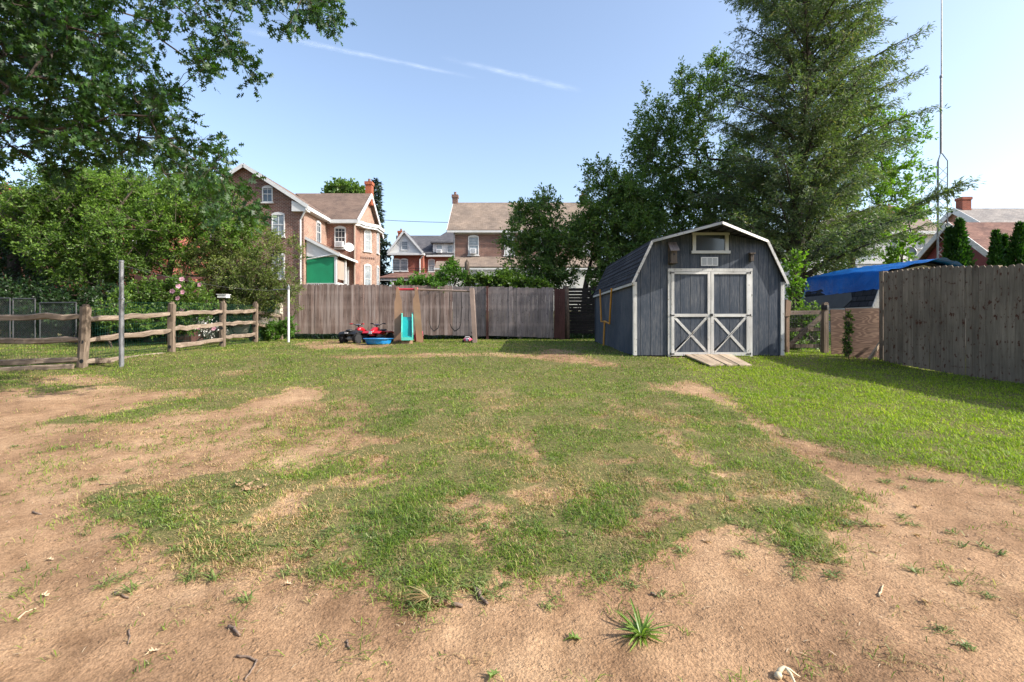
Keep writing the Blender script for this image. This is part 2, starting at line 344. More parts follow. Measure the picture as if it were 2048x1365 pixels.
class MB:
    def __init__(s): s.v = []; s.f = []
    def add(s, vs, fs):
        n = len(s.v); s.v += [tuple(v) for v in vs]; s.f += [tuple(i+n for i in f) for f in fs]; return s
    def box(s, x0, x1, y0, y1, z0, z1):
        return s.add([(x0, y0, z0), (x1, y0, z0), (x1, y1, z0), (x0, y1, z0), (x0, y0, z1), (x1, y0, z1), (x1, y1, z1), (x0, y1, z1)],
                     [(3, 2, 1, 0), (4, 5, 6, 7), (0, 1, 5, 4), (1, 2, 6, 5), (2, 3, 7, 6), (3, 0, 4, 7)])
    def obox(s, o, U, W, u0, u1, n0, n1, z0, z1, Zv=(0, 0, 1)):
        o = Vector(o); U = Vector(U).normalized(); W = Vector(W).normalized(); K = Vector(Zv)
        vs = [o+U*a+W*b_+K*c for c in (z0, z1) for (a, b_) in ((u0, n0), (u1, n0), (u1, n1), (u0, n1))]
        fs = [(3, 2, 1, 0), (4, 5, 6, 7), (0, 1, 5, 4), (1, 2, 6, 5), (2, 3, 7, 6), (3, 0, 4, 7)]
        if U.cross(W).dot(K) < 0: fs = [f[::-1] for f in fs]
        return s.add(vs, fs)
    def beam(s, a, b_, w_, h, up=(0, 0, 1), taper=1):
        a = Vector(a); b_ = Vector(b_); d = (b_-a).normalized(); up = Vector(up)
        if abs(d.dot(up)) > .98: up = Vector((0, 1, 0))
        sd = d.cross(up).normalized(); u = sd.cross(d).normalized(); vs = []
        for p, k in ((a, 1), (b_, taper)):
            vs += [p-sd*w_/2*k-u*h/2*k, p+sd*w_/2*k-u*h/2*k, p+sd*w_/2*k+u*h/2*k, p-sd*w_/2*k+u*h/2*k]
        return s.add(vs, [(3, 2, 1, 0), (4, 5, 6, 7), (0, 1, 5, 4), (1, 2, 6, 5), (2, 3, 7, 6), (3, 0, 4, 7)])
    def prism(s, poly, d):
        """poly: list of 3D points (planar), extruded by d"""
        d = Vector(d); n = len(poly); a = [Vector(p) for p in poly]; b_ = [p+d for p in a]
        nr = Vector((0, 0, 0))
        for i in range(n): nr += a[i].cross(a[(i+1) % n])
        if nr.dot(d) > 0: a = a[::-1]; b_ = b_[::-1]
        return s.add(a+b_, [tuple(range(n)), tuple(range(2*n-1, n-1, -1))]+[(i, i+n, (i+1) % n+n, (i+1) % n)[::1] for i in range(n)])
    def slab(s, a, b_, c, d, th):
        a, b_, c, d = map(Vector, (a, b_, c, d)); nr = (b_-a).cross(d-a).normalized()
        if nr.z < 0: nr = -nr
        return s.prism([a, b_, c, d], -nr*th)
    def tube(s, pts, rad, n=8, cap=True):
        pts = [Vector(p) for p in pts]; k = len(pts)
        if isinstance(rad, (int, float)): rad = [rad]*k
        vs = []; ref = None
        for i, p in enumerate(pts):
            d = (pts[min(i+1, k-1)]-pts[max(i-1, 0)])
            if d.length < 1e-9: d = Vector((0, 0, 1))
            d.normalize()
            if ref is None: ref = Vector((1, 0, 0)) if abs(d.x) < .8 else Vector((0, 1, 0))
            a = (ref-d*ref.dot(d)).normalized(); ref = a; b_ = d.cross(a)
            vs += [p+(a*math.cos(2*math.pi*j/n)+b_*math.sin(2*math.pi*j/n))*rad[i] for j in range(n)]
        fs = [(i*n+j, i*n+(j+1) % n, (i+1)*n+(j+1) % n, (i+1)*n+j) for i in range(k-1) for j in range(n)]
        if cap: fs += [tuple(range(n))[::-1], tuple((k-1)*n+j for j in range(n))]
        return s.add(vs, fs)
    def lathe(s, c, axis, prof, n=20):
        """prof: list of (r, h) along axis"""
        c = Vector(c); ax = Vector(axis).normalized(); a = ax.orthogonal().normalized(); b_ = ax.cross(a); vs = []
        for r_, h in prof: vs += [c+ax*h+(a*math.cos(2*math.pi*j/n)+b_*math.sin(2*math.pi*j/n))*r_ for j in range(n)]
        k = len(prof)
        return s.add(vs, [(i*n+j, i*n+(j+1) % n, (i+1)*n+(j+1) % n, (i+1)*n+j) for i in range(k-1) for j in range(n)]+[tuple(range(n))[::-1], tuple((k-1)*n+j for j in range(n))])
    def loft(s, secs, n=12):
        """secs: list of (center, halfw, halfh) ellipse-ish sections in XZ plane, along y"""
        vs = []
        for (c, hw, hh_) in secs:
            for j in range(n):
                a = 2*math.pi*j/n; ca, sa = math.cos(a), math.sin(a)
                vs.append((c[0]+hw*math.copysign(abs(ca)**.6, ca), c[1], c[2]+hh_*math.copysign(abs(sa)**.6, sa)))
        k = len(secs)
        return s.add(vs, [(i*n+j, i*n+(j+1) % n, (i+1)*n+(j+1) % n, (i+1)*n+j)[::-1] for i in range(k-1) for j in range(n)]+[tuple(range(n)), tuple((k-1)*n+j for j in range(n))[::-1]])
    def build(s, name, mat, parent=None, org=None, smooth=False):
        tot = [len(f) for f in s.f]; loops = [i for f in s.f for i in f]; st = np.concatenate([[0], np.cumsum(tot)[:-1]])
        return mk_obj(name, s.v, loops, st, tot, mat, parent, org, smooth, True)
def inst(V, k, faces, name, mat, parent=None, org=None):
    """V: (n,k,3) array of n copies of a k-vertex template"""
    n = V.shape[0]; fl = np.array([i for f in faces for i in f]); ft = [len(f) for f in faces]
    loops = (fl[None]+np.arange(n)[:, None]*k).ravel(); tot = np.tile(ft, n); st = np.concatenate([[0], np.cumsum(tot)[:-1]])
    return mk_obj(name, V.reshape(-1, 3), loops, st, tot, mat, parent, org)
def unit(a): return a/np.maximum(np.linalg.norm(a, axis=-1, keepdims=True), 1e-9)
def leaves(pos, dirs, L, W, upb, name, mat, parent, tmpl='leaf', curl=.12):
    n = len(pos); nrm = rng.normal(size=(n, 3))+np.array([0, 0, upb])
    t_ = unit(dirs+rng.normal(size=(n, 3))*.55); nrm = unit(nrm-t_*(nrm*t_).sum(1)[:, None]); b_ = np.cross(nrm, t_)
    if tmpl == 'leaf': T = np.array([(0, 0, 0), (.45, .5, curl), (1, 0, -.08), (.45, -.5, curl)]); F = [(0, 3, 2), (0, 2, 1)]
    elif tmpl == 'oak':
        h = [(.12, .03), (.17, .30), (.34, .07), (.42, .52), (.56, .08), (.74, .36), (.78, .07)]
        T = np.array([(0, 0, 0)]+[(x, -y, y*curl) for x, y in h]+[(1, 0, -.1)]+[(x, y, y*curl) for x, y in h[::-1]]); F = [tuple(range(len(T)))]
    elif tmpl == 'spray': T = np.array([(0, -.12, 0), (.5, -.5, .06), (1, 0, -.05), (.5, .5, .06), (0, .12, 0)]); F = [(0, 1, 2, 3, 4)]
    sz = (rng.uniform(.7, 1.2, n)*L)[:, None, None]; wz = W/L
    V = pos[:, None, :]+sz*(T[None, :, 0:1]*t_[:, None]+T[None, :, 1:2]*wz*b_[:, None]+T[None, :, 2:3]*nrm[:, None])
    return inst(V, len(T), F, name, mat, parent)
def skeleton(trunk, pts, sag=.05, step=.5):
    """connects cluster points to a growing skeleton; returns nodes, parents, tip ids"""
    nodes = [np.array(p, float) for p in trunk]; par = [-1]+list(range(len(trunk)-1)); tips = []
    order = np.argsort(np.linalg.norm(pts-nodes[-1], axis=1)*.9+np.abs(pts[:, 2]-nodes[0][2])*.1)
    top = nodes[-1]
    for i in order:
        p = pts[i]; A = np.array(nodes); d = np.linalg.norm(A-p, axis=1)+.35*np.maximum(0, A[:, 2]-p[2])+np.where(A[:, 2] < nodes[0][2]+.2*(top[2]-nodes[0][2]), 5, 0)
        j = int(np.argmin(d)); q = nodes[j]; L = np.linalg.norm(p-q); k = max(1, int(L/step)); last = j
        for a in range(1, k+1):
            u = a/k; x = q*(1-u)+p*u; x = x+rng.normal(size=3)*.04*L*(1 if a < k else 0); x[2] += sag*L*math.sin(math.pi*u)
            nodes.append(x); par.append(last); last = len(nodes)-1
        tips.append(last)
    return nodes, par, tips
def branches(mb, nodes, par, tip_r, trunk_r, sides=5):
    n = len(nodes); r = np.zeros(n); kids = np.zeros(n)
    for i in range(n-1, -1, -1):
        r[i] = max(tip_r, r[i])**1.0 if kids[i] == 0 else r[i]**(1/2.2)
        if par[i] >= 0: r[par[i]] += r[i]**2.2; kids[par[i]] += 1
    sc_ = trunk_r/r[0] if r[0] > 0 else 1; r = np.minimum(r*(sc_ if sc_ < 1 else 1+(sc_-1)*(r/r[0])), trunk_r)
    for i in range(1, n):
        j = par[i]; mb.tube([nodes[j], nodes[i]], [float(min(r[j], r[i]*1.35)), float(r[i])], sides, False)
    return r
def ell(spec, n):
    """sample n points in union of ellipsoids given as (px,py,rx_px,ry_px,D,rd_m)"""
    wts = np.array([s_[2]*s_[3]*s_[4]**2*s_[5] for s_ in spec], float); wts = wts**.75; wts /= wts.sum(); out = []
    for s_, k in zip(spec, rng.multinomial(n, wts)):
        c = np.array(P(s_[0], s_[1], s_[4])); u = unit(rng.normal(size=(k, 3)))*(rng.random((k, 1))**.42)
        out.append(c+u*np.array([s_[2]*s_[4]/1000, s_[5], s_[3]*s_[4]/1000]))
    return np.concatenate(out)
def tree(name, label, cat, base, top, spec, ncl, nleaf, L, W, mat, group=None, trunk_r=.12, cl=.45, up=.6, bark='bark', tmpl='leaf', pts=None, tip=.006, bend=.15, droop=0, step=.5, crown='crown'):
    base = Vector(base); top = Vector(top); root = thing(name, label, cat, base, group)
    tr = []
    for i in range(6):
        u = i/5; p = base.lerp(top, u); tr.append((p.x+bend*math.sin(u*4+base.x), p.y+bend*math.cos(u*3+base.x)-bend*math.cos(base.x), p.z))
    tr[0] = tuple(base)
    if pts is None: pts = ell(spec, ncl)
    nodes, par, tips = skeleton(tr, pts, step=step); mb = MB(); branches(mb, nodes, par, tip, trunk_r)
    A = np.array(nodes); tp = A[tips]; pr = A[[par[i] for i in tips]]; d = unit(tp-pr+rng.normal(size=tp.shape)*.01)
    ntw = 5; n = len(tips)
    td = unit(d[:, None, :]*.8+rng.normal(size=(n, ntw, 3))*.75+np.array([0, 0, .15-droop])); tl = rng.uniform(.45, 1, (n, ntw, 1))*cl
    for i in range(n):
        for j in range(ntw):
            e = tp[i]+td[i, j]*tl[i, j]; mid = tp[i]+td[i, j]*tl[i, j]*.5+np.array([0, 0, .03]); mb.tube([tp[i], mid, e], [tip, tip*.7, tip*.35], 3, False)
    mb.build('trunk', bark, root, smooth=True)
    per = max(1, nleaf//ntw); u = rng.random((n, ntw, per, 1))**.8
    pos = tp[:, None, None, :]+td[:, :, None, :]*tl[:, :, None, :]*u*1.05+rng.normal(size=(n, ntw, per, 3))*cl*.10
    dirs = np.broadcast_to(td[:, :, None, :], pos.shape)+np.array([0, 0, -.1-droop])
    leaves(pos.reshape(-1, 3), dirs.reshape(-1, 3), L, W, up, crown, mat, root, tmpl)
    return root

# ================================================================ GROUND
def inpoly(px, py, poly):
    c = np.zeros(px.shape, bool); n = len(poly)
    for i in range(n):
        x1, y1 = poly[i]; x2, y2 = poly[(i+1) % n]
        if y1 == y2: continue
        k = ((y1 > py) != (y2 > py)) & (px < (x2-x1)*(py-y1)/(y2-y1)+x1); c ^= k
    return c
# bare earth and worn paths, drawn as plan outlines: (bearing*1000+1024, depression*1000+648)
DIRT = [(-4000, 782), (0, 782), (250, 776), (400, 786), (450, 778), (560, 768), (650, 774), (660, 790), (590, 815), (540, 850), (500, 900), (420, 930), (350, 955), (250, 975), (160, 1015), (170, 1050), (290, 1075), (315, 1115), (330, 1135), (430, 1160), (500, 1150), (570, 1168), (640, 1185), (740, 1178), (800, 1195), (860, 1210), (960, 1200), (1010, 1190), (1050, 1150), (1110, 1138), (1240, 1115), (1300, 1098), (1400, 1090), (1470, 1062), (1520, 1070), (1600, 1105), (1680, 1130), (1695, 1100), (1650, 1060), (1705, 1010), (1640, 960), (1585, 905), (1520, 860), (1470, 825), (1390, 785), (1290, 775), (1300, 768), (1400, 770), (1475, 808), (1545, 850), (1605, 884), (1700, 915), (1850, 938), (2048, 982), (2600, 1060), (5000, 1300), (9000, 9000), (-9000, 9000)]
STRIP = [(90, 838), (200, 822), (380, 800), (450, 776), (560, 762), (640, 764), (560, 785), (520, 798), (400, 822), (250, 840), (110, 844)]
SPARSE = [(240, 845), (560, 818), (700, 790), (780, 830), (690, 900), (600, 950), (400, 950), (200, 985), (40, 960), (60, 880)]
PATH1 = [(640, 714), (900, 708), (1060, 709), (1110, 697), (1150, 703), (1200, 724), (1285, 738), (1180, 733), (1050, 715), (900, 713), (700, 720)]
PATCH = [[(585, 690), (640, 680), (720, 681), (820, 688), (740, 699), (620, 701)], [(430, 744), (500, 741), (525, 748), (470, 752)], [(960, 876), (1010, 868), (1080, 880), (1060, 897), (985, 893)], [(60, 770), (60, 755), (200, 750), (240, 765), (180, 775)]]
LUSH = [(1440, 780), (1300, 700), (5000, 700), (5000, 1300), (2048, 985), (1800, 925), (1600, 875)]
def gmask(x, y):
    x = np.asarray(x, float); y = np.maximum(np.asarray(y, float), .3)
    n1 = fbm(x, y, .55, 21, 3)-.5; n2 = fbm(x, y, .5, 33, 3)-.5
    zz = np.interp(y, GY, GZ); px = 1024+1000*x/y; py0 = 648+1000*(CAMZ-zz)/y; py = py0; pxa = px+n1*40; px = px+n1*300/np.maximum(y, 1.5)
    py = py+n2*(py-648)*.20
    m = np.ones(x.shape); back = y > 17.6
    m[inpoly(px, py, SPARSE)] = .42
    m[inpoly(px, py, DIRT)] = .012
    sp = inpoly(px, py, DIRT) & inpoly(px, py, SPARSE); m[sp] = .13
    m[inpoly(px, py, STRIP)] = .9
    pya = py0+n2*6; m[inpoly(pxa, pya, PATH1)] = .14
    for q in PATCH: m[inpoly(pxa, pya, q)] = .16
    lush = inpoly(px, py, LUSH) & (m > .5)
    # thin dry patches in the middle of the yard
    th = fbm(x, y, .26, 41, 4); mid = np.clip((7.5-y)/3, 0, 1)
    k = (m > .3); mid = np.where(lush, .0, mid); m = np.where(k, m*(1-np.clip((th-.54)*7, 0, 1)*.72*(.3+.7*mid)), m)
    m[back] = 1
    return m, lush
def axis_pts(lo, hi, a, b, st, grow=1.35):
    c = list(np.arange(a, b+1e-6, st)); d = st; v = b
    while v < hi: d *= grow; v += d; c.append(v)
    d = st; v = a; pre = []
    while v > lo: d *= grow; v -= d; pre.append(v)
    return np.array(pre[::-1]+c)
def refine(c, a, b, st): return np.concatenate([c[c < a-1e-6], np.arange(a, b, st), c[c >= b]])
gx = refine(axis_pts(-900, 900, -10.5, 10.5, .07), -4.2, 4.2, .028); gy = refine(axis_pts(-300, 1200, .8, 18.6, .07), 1.4, 4.4, .024)
GXX, GYY = np.meshgrid(gx, gy); nx, ny = len(gx), len(gy)
V = np.stack([GXX.ravel(), GYY.ravel(), gnd(GXX, GYY).ravel()], 1)
mk_, lush_ = gmask(GXX.ravel(), GYY.ravel())
V[:, 2] += np.where(mk_ > .5, .012, 0)*np.clip((20-V[:, 1])/4, 0, 1)
ii = (np.arange(ny-1)[:, None]*nx+np.arange(nx-1)[None]).ravel(); F = np.stack([ii, ii+1, ii+nx+1, ii+nx], 1)
ground = mk_obj('ground', V, F.ravel(), np.arange(len(F))*4, np.full(len(F), 4), 'ground', None, (0, 0, 0), True)
at_ = ground.data.attributes.new('grassmask', 'FLOAT', 'POINT'); at_.data.foreach_set('value', mk_.astype(np.float32))
tag(ground, 'bare reddish earth and thin lawn of the back yard', 'ground', kind='structure')
# ---------------------------------------------------------------- grass
def blades(x, y, L, W, name, mat, lean=.5, lo=.35):
    n = len(x); z = gnd(x, y)+.004; a = rng.uniform(0, 2*math.pi, n); l = L*rng.uniform(.55, 1.25, n)
    par = None; le = np.abs(rng.normal(size=n))*lean+lo; dx, dy = np.cos(a), np.sin(a)
    sx, sy = -dy, dx; h1 = l*.5; h2 = l*.5; k1 = np.minimum(le, 1.25) if lean < 1.8 else np.full(n, 1.47); k2 = np.minimum(le*1.9+.1, 1.75) if lean < 1.8 else np.full(n, 1.55)
    p0 = np.stack([x, y, z], 1); dir1 = np.stack([dx*np.sin(k1), dy*np.sin(k1), np.cos(k1)], 1); dir2 = np.stack([dx*np.sin(k2), dy*np.sin(k2), np.cos(k2)], 1)
    p1 = p0+dir1*h1[:, None]; p2 = p1+dir2*h2[:, None]; p1[:, 2] = np.maximum(p1[:, 2], z+.003); p2[:, 2] = np.maximum(p2[:, 2], z+.002)
    sd = np.stack([sx, sy, np.zeros(n)], 1)*(W*rng.uniform(.7, 1.2, n)*.5)[:, None]
    V = np.stack([p0-sd*.7, p0+sd*.7, p1+sd, p2, p1-sd], 1)
    return inst(V, 5, [(0, 1, 2, 4), (4, 2, 3)], name, mat, par, None if par is not None else (0, 0, 0))
def scatter(n, y0, y1, pw=1.0, spread=1.06):
    y = y0+(y1-y0)*rng.random(n)**pw; x = rng.uniform(-1, 1, n)*(y*spread+.3); keep = rng.random(n) < (y*spread+.3)/(y1*spread+.3)
    return x[keep], y[keep]
def excl(x, y):
    k = (x > 2.5) & (x < 5.6) & (y > 10.25) & (y < 15.2)
    k |= (y > 17.4) & (x > -8.2) & (x < 2.2)
    k |= (x > 7.2) & (y > 10.2) & (x > 6.5)
    return ~k

NT = 172000
u_ = rng.random(NT); y = 1.6*(18/1.6)**(u_**.93); x = rng.uniform(-1, 1, NT)*(y*1.06+1.6)   # tufts thin out with distance, blades coarsen
m_, lu = gmask(x+rng.normal(size=NT)*.025*y**.6, y+rng.normal(size=NT)*.05*y**.6); cl_ = np.clip((fbm(x, y, .15, 71, 2)-.36)*5, np.interp(y, [3.2, 6], [.2, .62]), 1); keep = (rng.random(NT) < m_*np.where(y < 9, cl_, .75)) & excl(x, y); x, y, lu = x[keep], y[keep], lu[keep]
k = 11; sp_ = np.repeat((.007+.007*y)*rng.uniform(.4, 1.4, len(y)), k); yb = np.repeat(y, k)
xr = np.repeat(x, k)+rng.normal(size=len(yb))*sp_*1.3; yr = yb+rng.normal(size=len(yb))*sp_*1.6; lr = np.repeat(lu, k)
kk = excl(xr, yr); xr, yr, lr = xr[kk], yr[kk], lr[kk]
var = fbm(xr, yr, .5, 55, 3); dry = rng.random(len(xr)) < np.clip((var-.51)*8+.28, .07, .85)*np.where(lr, .25, 1)*np.interp(yr, [4, 9], [1, .5])
hs = .6+.75*fbm(xr, yr, .35, 61, 2); Lb = np.interp(yr, [1.6, 4, 8, 18], [.044, .042, .044, .055])*rng.choice([.6, 1, 1, 1.35], len(yr))*np.where(dry, .75, 1.05); Wb = np.interp(yr, [1.6, 4, 8, 18], [.0034, .0044, .007, .013])
for sel, mt, lb in ((~dry & ~lr, 'grass', 'green mown lawn grass of the yard'), (~dry & lr, 'grass_backlit', 'lime green grass by the right fence, sun backlight in its colour'), (dry, 'dry', 'straw coloured dry blades mixed through the lawn')):
    tag(blades(xr[sel], yr[sel], Lb[sel]*hs[sel]*(1.15 if mt == 'grass_backlit' else 1), Wb[sel]*(1.2 if mt == 'grass_backlit' else 1), 'grass', mt, .85), lb, 'grass', kind='stuff')
# coarse crabgrass tufts: (px, py, how many tufts, spread, blade length)
CR = [(230, 1015, 5, .10, .07), (350, 1000, 12, .16, .09), (420, 990, 12, .15, .085), (480, 1005, 9, .12, .08), (330, 1060, 7, .13, .08), (300, 950, 4, .15, .06), (400, 1125, 8, .13, .085), (450, 1130, 7, .10, .085), (600, 1060, 14, .25, .075), (700, 1090, 14, .22, .075), (900, 1090, 14, .22, .075), (1100, 1080, 12, .25, .07), (850, 1190, 4, .05, .09), (860, 1205, 3, .03, .10), (980, 1175, 6, .07, .08), (1540, 1045, 8, .12, .075), (1640, 1030, 6, .12, .07), (1580, 1080, 8, .12, .075), (1650, 1120, 6, .10, .06), (1360, 1090, 3, .05, .06), (1215, 1115, 4, .06, .05), (1250, 1142, 2, .04, .04), (1220, 1168, 1, .03, .04), (1325, 1177, 1, .03, .04), (1260, 1165, 2, .03, .04), (1785, 975, 3, .06, .06), (1880, 968, 4, .12, .05), (1820, 1040, 3, .07, .06), (1915, 1085, 3, .06, .06), (1870, 1138, 2, .06, .05), (1945, 1178, 2, .06, .04), (1925, 1270, 2, .04, .04), (600, 945, 5, .2, .06), (520, 1050, 8, .16, .08), (200, 985, 3, .1, .05), (90, 905, 4, .2, .05), (270, 880, 5, .3, .05), (1120, 1190, 2, .05, .04), (770, 1030, 10, .25, .07), (1000, 1020, 10, .3, .065), (1300, 1020, 12, .25, .065), (1400, 980, 10, .3, .065), (1080, 940, 12, .5, .065), (1300, 920, 10, .5, .065), (1480, 900, 8, .3, .06), (800, 940, 8, .5, .065)]
def gp(px, py):
    D = 1.0
    for _ in range(60): D = D*.5+.5*1000*(CAMZ-float(np.interp(D, GY, GZ)))/(py-648)
    return (px-1024)*D/1000, D
wx, wy, wl = [], [], []
for (px, py, k, sp, L_) in CR:
    cx, cy = gp(px, py)
    for j in range(k):
        tx, ty = cx+rng.normal()*sp, cy+rng.normal()*sp; nb = int(rng.integers(14, 26))
        wx += list(tx+rng.normal(size=nb)*.014); wy += list(ty+rng.normal(size=nb)*.014); wl += [L_*1.05]*nb
wx, wy, wl = map(np.array, (wx, wy, wl))
tag(blades(wx, wy, wl, .0052, 'grass', 'weed', .3, .85), 'coarse crabgrass tufts spreading over the bare earth', 'grass', kind='stuff')
# dry sparse litter on bare soil
x, y = scatter(9000, 1.6, 9, .8); m_, _ = gmask(x, y); k = m_ < .5
tag(blades(x[k], y[k], .03, .003, 'straw_litter', 'strawm', 1.9), 'pale dry straw bits lying on the bare earth', 'litter', kind='stuff')
# soil clods
x, y = scatter(85000, 1.55, 8.5, .55); m_, _ = gmask(x, y); k = (rng.random(len(x)) < np.where(m_ < .5, 1, .15)); x, y = x[k], y[k]
r_ = .0032+.010*rng.random(len(x))**5; T = np.array([(1, 0, 0), (0, 1, 0), (-1, 0, 0), (0, -1, 0), (.1, .1, .55)])
T = T[None]*rng.uniform(.6, 1.3, (len(x), 5, 3)); an = rng.uniform(0, 6.28, len(x)); ca, sa = np.cos(an)[:, None], np.sin(an)[:, None]
TT = np.stack([T[..., 0]*ca-T[..., 1]*sa, T[..., 0]*sa+T[..., 1]*ca, T[..., 2]-.15], -1)*r_[:, None, None]+np.stack([x, y, gnd(x, y)], 1)[:, None]
tag(inst(TT, 5, [(0, 1, 4), (1, 2, 4), (2, 3, 4), (3, 0, 4)], 'soil_crumbs', 'clod', None, (0, 0, 0)), 'small reddish soil crumbs scattered on the bare earth', 'soil', kind='stuff')

# ---------------------------------------------------------------- small things on the ground
def twig(pts_px, r, label, mat='twig'):
    pts = []
    for px, py in pts_px:
        x, y = gp(px, py); pts.append((x, y, g(x, y)+r*.9))
    d = MB(); q = []
    for a, b_ in zip(pts[:-1], pts[1:]):
        for u in (0, .33, .66): q.append(Vector(a).lerp(Vector(b_), u)+Vector((rng.normal()*r*.5, rng.normal()*r*.5, abs(rng.normal())*r*.4)))
    q.append(Vector(pts[-1])); n = len(q)
    d.tube(q, [r*(1.1-.5*i/n) for i in range(n)], 7)
    o = d.build('twig', mat, smooth=True); return tag(o, label, 'twig', 'twigs lying on the bare earth')
twig([(228, 1189), (240, 1192), (258, 1196)], .005, 'short dark twig left of the grass edge, lying level on bare earth')
twig([(459, 1257), (468, 1266), (481, 1275)], .006, 'stubby dark twig on bare earth right of the thin upright twig')
twig([(258, 1261), (259, 1275), (256, 1290)], .003, 'thin upright-lying twig on bare earth at lower left')
twig([(474, 1315), (500, 1318), (515, 1325), (502, 1345), (490, 1365)], .004, 'bent angular twig at the bottom edge of the yard')
twig([(694, 1281), (695, 1292), (699, 1300)], .0035, 'tiny dark twig below the torn grass tuft')
twig([(951, 1182), (962, 1198), (975, 1214)], .009, 'thick brown stick piece beside the torn grass tuft')
twig([(905, 1217), (925, 1218)], .009, 'short dark bark stub between torn tuft and thick stick')
twig([(35, 1238), (50, 1225), (72, 1216)], .003, 'pale thin twig near the left edge of the bare earth', 'strawm')
twig([(65, 1028), (83, 1031)], .005, 'small dark twig at far left of the bare earth')
twig([(200, 968), (222, 966), (245, 961)], .004, 'long thin twig lying left of the crabgrass tufts')
twig([(1758, 1193), (1762, 1180), (1766, 1172)], .004, 'whitish bent twig on the right bare earth', 'strawm')
twig([(1300, 1186), (1312, 1190)], .006, 'small dark twig below the middle of the lawn edge')
def leaf_thing(px, py, s_, label, mat='deadleaf', rot=0.0, cat='leaf'):
    x, y = gp(px, py); z = g(x, y)
    h = [(.12, .03), (.17, .30), (.34, .07), (.42, .52), (.56, .08), (.74, .36), (.78, .07)]
    T = [(-.35, 0)]+[(a, -b_) for a, b_ in h]+[(1, 0)]+[(a, b_) for a, b_ in h[::-1]]
    c, s2 = math.cos(rot), math.sin(rot); mb = MB()
    vs = [(x+s_*(a*c-b_*s2), y+s_*(a*s2+b_*c), z+.006+s_*(.35*abs(b_)+.12*math.sin(a*5+rot)+.05)) for a, b_ in T]
    mid = [(x+s_*a*c, y+s_*a*s2, z+.006) for a in (.15, .45, .75)]
    n = len(vs); mb.add(vs+mid, [(i, (i+1) % n, n+(0 if i in (0, 1, 2, n-1, n-2, n-3) else (1 if i in (3, 4, n-4, n-5) else 2))) for i in range(n)]+[(3, n+1, n), (n-3, n, n+1), (5, n+2, n+1), (n-5, n+1, n+2)])
    return tag(mb.build('fallen_leaf', mat), label, cat, 'fallen leaves on the ground')
leaf_thing(1135, 1277, .06, 'green fallen oak leaf on bare earth left of the weed clump', 'greenleaf', .2)
leaf_thing(1420, 1088, .055, 'tan and green curled leaf at the edge of the middle grass', 'deadleaf', 2)
leaf_thing(1760, 1055, .05, 'pale curled leaf on the right bare earth, above the dark leaf', 'deadleaf', .3)
leaf_thing(1838, 1076, .05, 'crumpled grey brown leaf among dry grass on the right', 'deadleaf', 1.3)
leaf_thing(1762, 1108, .04, 'small brown leaf below the pale curled leaf', 'deadleaf', 2.4)
leaf_thing(1866, 1206, .045, 'rusty brown leaf farthest down the right bare earth', 'deadleaf', 2.9)
leaf_thing(1835, 1014, .05, 'pale dead leaf by the dark dirt patch on the right', 'deadleaf', .8)
leaf_thing(92, 1122, .035, 'small whitish leaf on the left bare earth, upper one', 'strawm', .4)
leaf_thing(80, 1193, .04, 'small whitish leaf on the left bare earth, lower one', 'strawm', .1)
leaf_thing(567, 1172, .04, 'whitish leaf beside the lower edge of the middle grass', 'strawm', .5)
leaf_thing(295, 1312, .04, 'whitish leaf scrap on bare earth near the bottom edge', 'strawm', .9)
leaf_thing(980, 1364, .06, 'yellow green leaf at the bottom edge of the yard', 'greenleaf', 1.2)
pr_ = thing('leaf_pile', 'little pile of curled tan dead leaves among the crabgrass', 'leaf pile', (*gp(497, 985), g(*gp(497, 985))))
for i in range(20):
    cx, cy = gp(472+i*2.9+rng.normal()*4, 984+rng.normal()*6); s_ = rng.uniform(.028, .05); mb = MB(); rot = Matrix.Rotation(rng.uniform(0, 6.28), 3, 'Z') @ Matrix.Rotation(rng.uniform(-.7, .7), 3, 'X') @ Matrix.Rotation(rng.uniform(-.5, .5), 3, 'Y')
    h = [(.0, .06), (.17, .30), (.34, .10), (.42, .52), (.56, .12), (.74, .36), (.85, .07)]; T = [(-.3, 0)]+[(a, -b_) for a, b_ in h]+[(1, 0)]+[(a, b_) for a, b_ in h[::-1]]; n = len(T); cv = rng.uniform(.6, 1.6)
    vs = [Vector((cx, cy, g(cx, cy)+.018+rng.random()*.012))+rot @ Vector((s_*(a-.35), s_*b_, s_*(cv*b_*b_+.5*(a-.4)**2))) for a, b_ in T+[(.15, 0), (.45, 0), (.75, 0)]]
    mb.add(vs, [(k_, (k_+1) % n, n+(0 if k_ in (0, 1, 2, n-1, n-2, n-3) else (1 if k_ in (3, 4, n-4, n-5) else 2))) for k_ in range(n)]+[(3, n+1, n), (n-3, n, n+1), (5, n+2, n+1), (n-5, n+1, n+2)]); mb.build('dead_leaf', 'deadleaf', pr_)
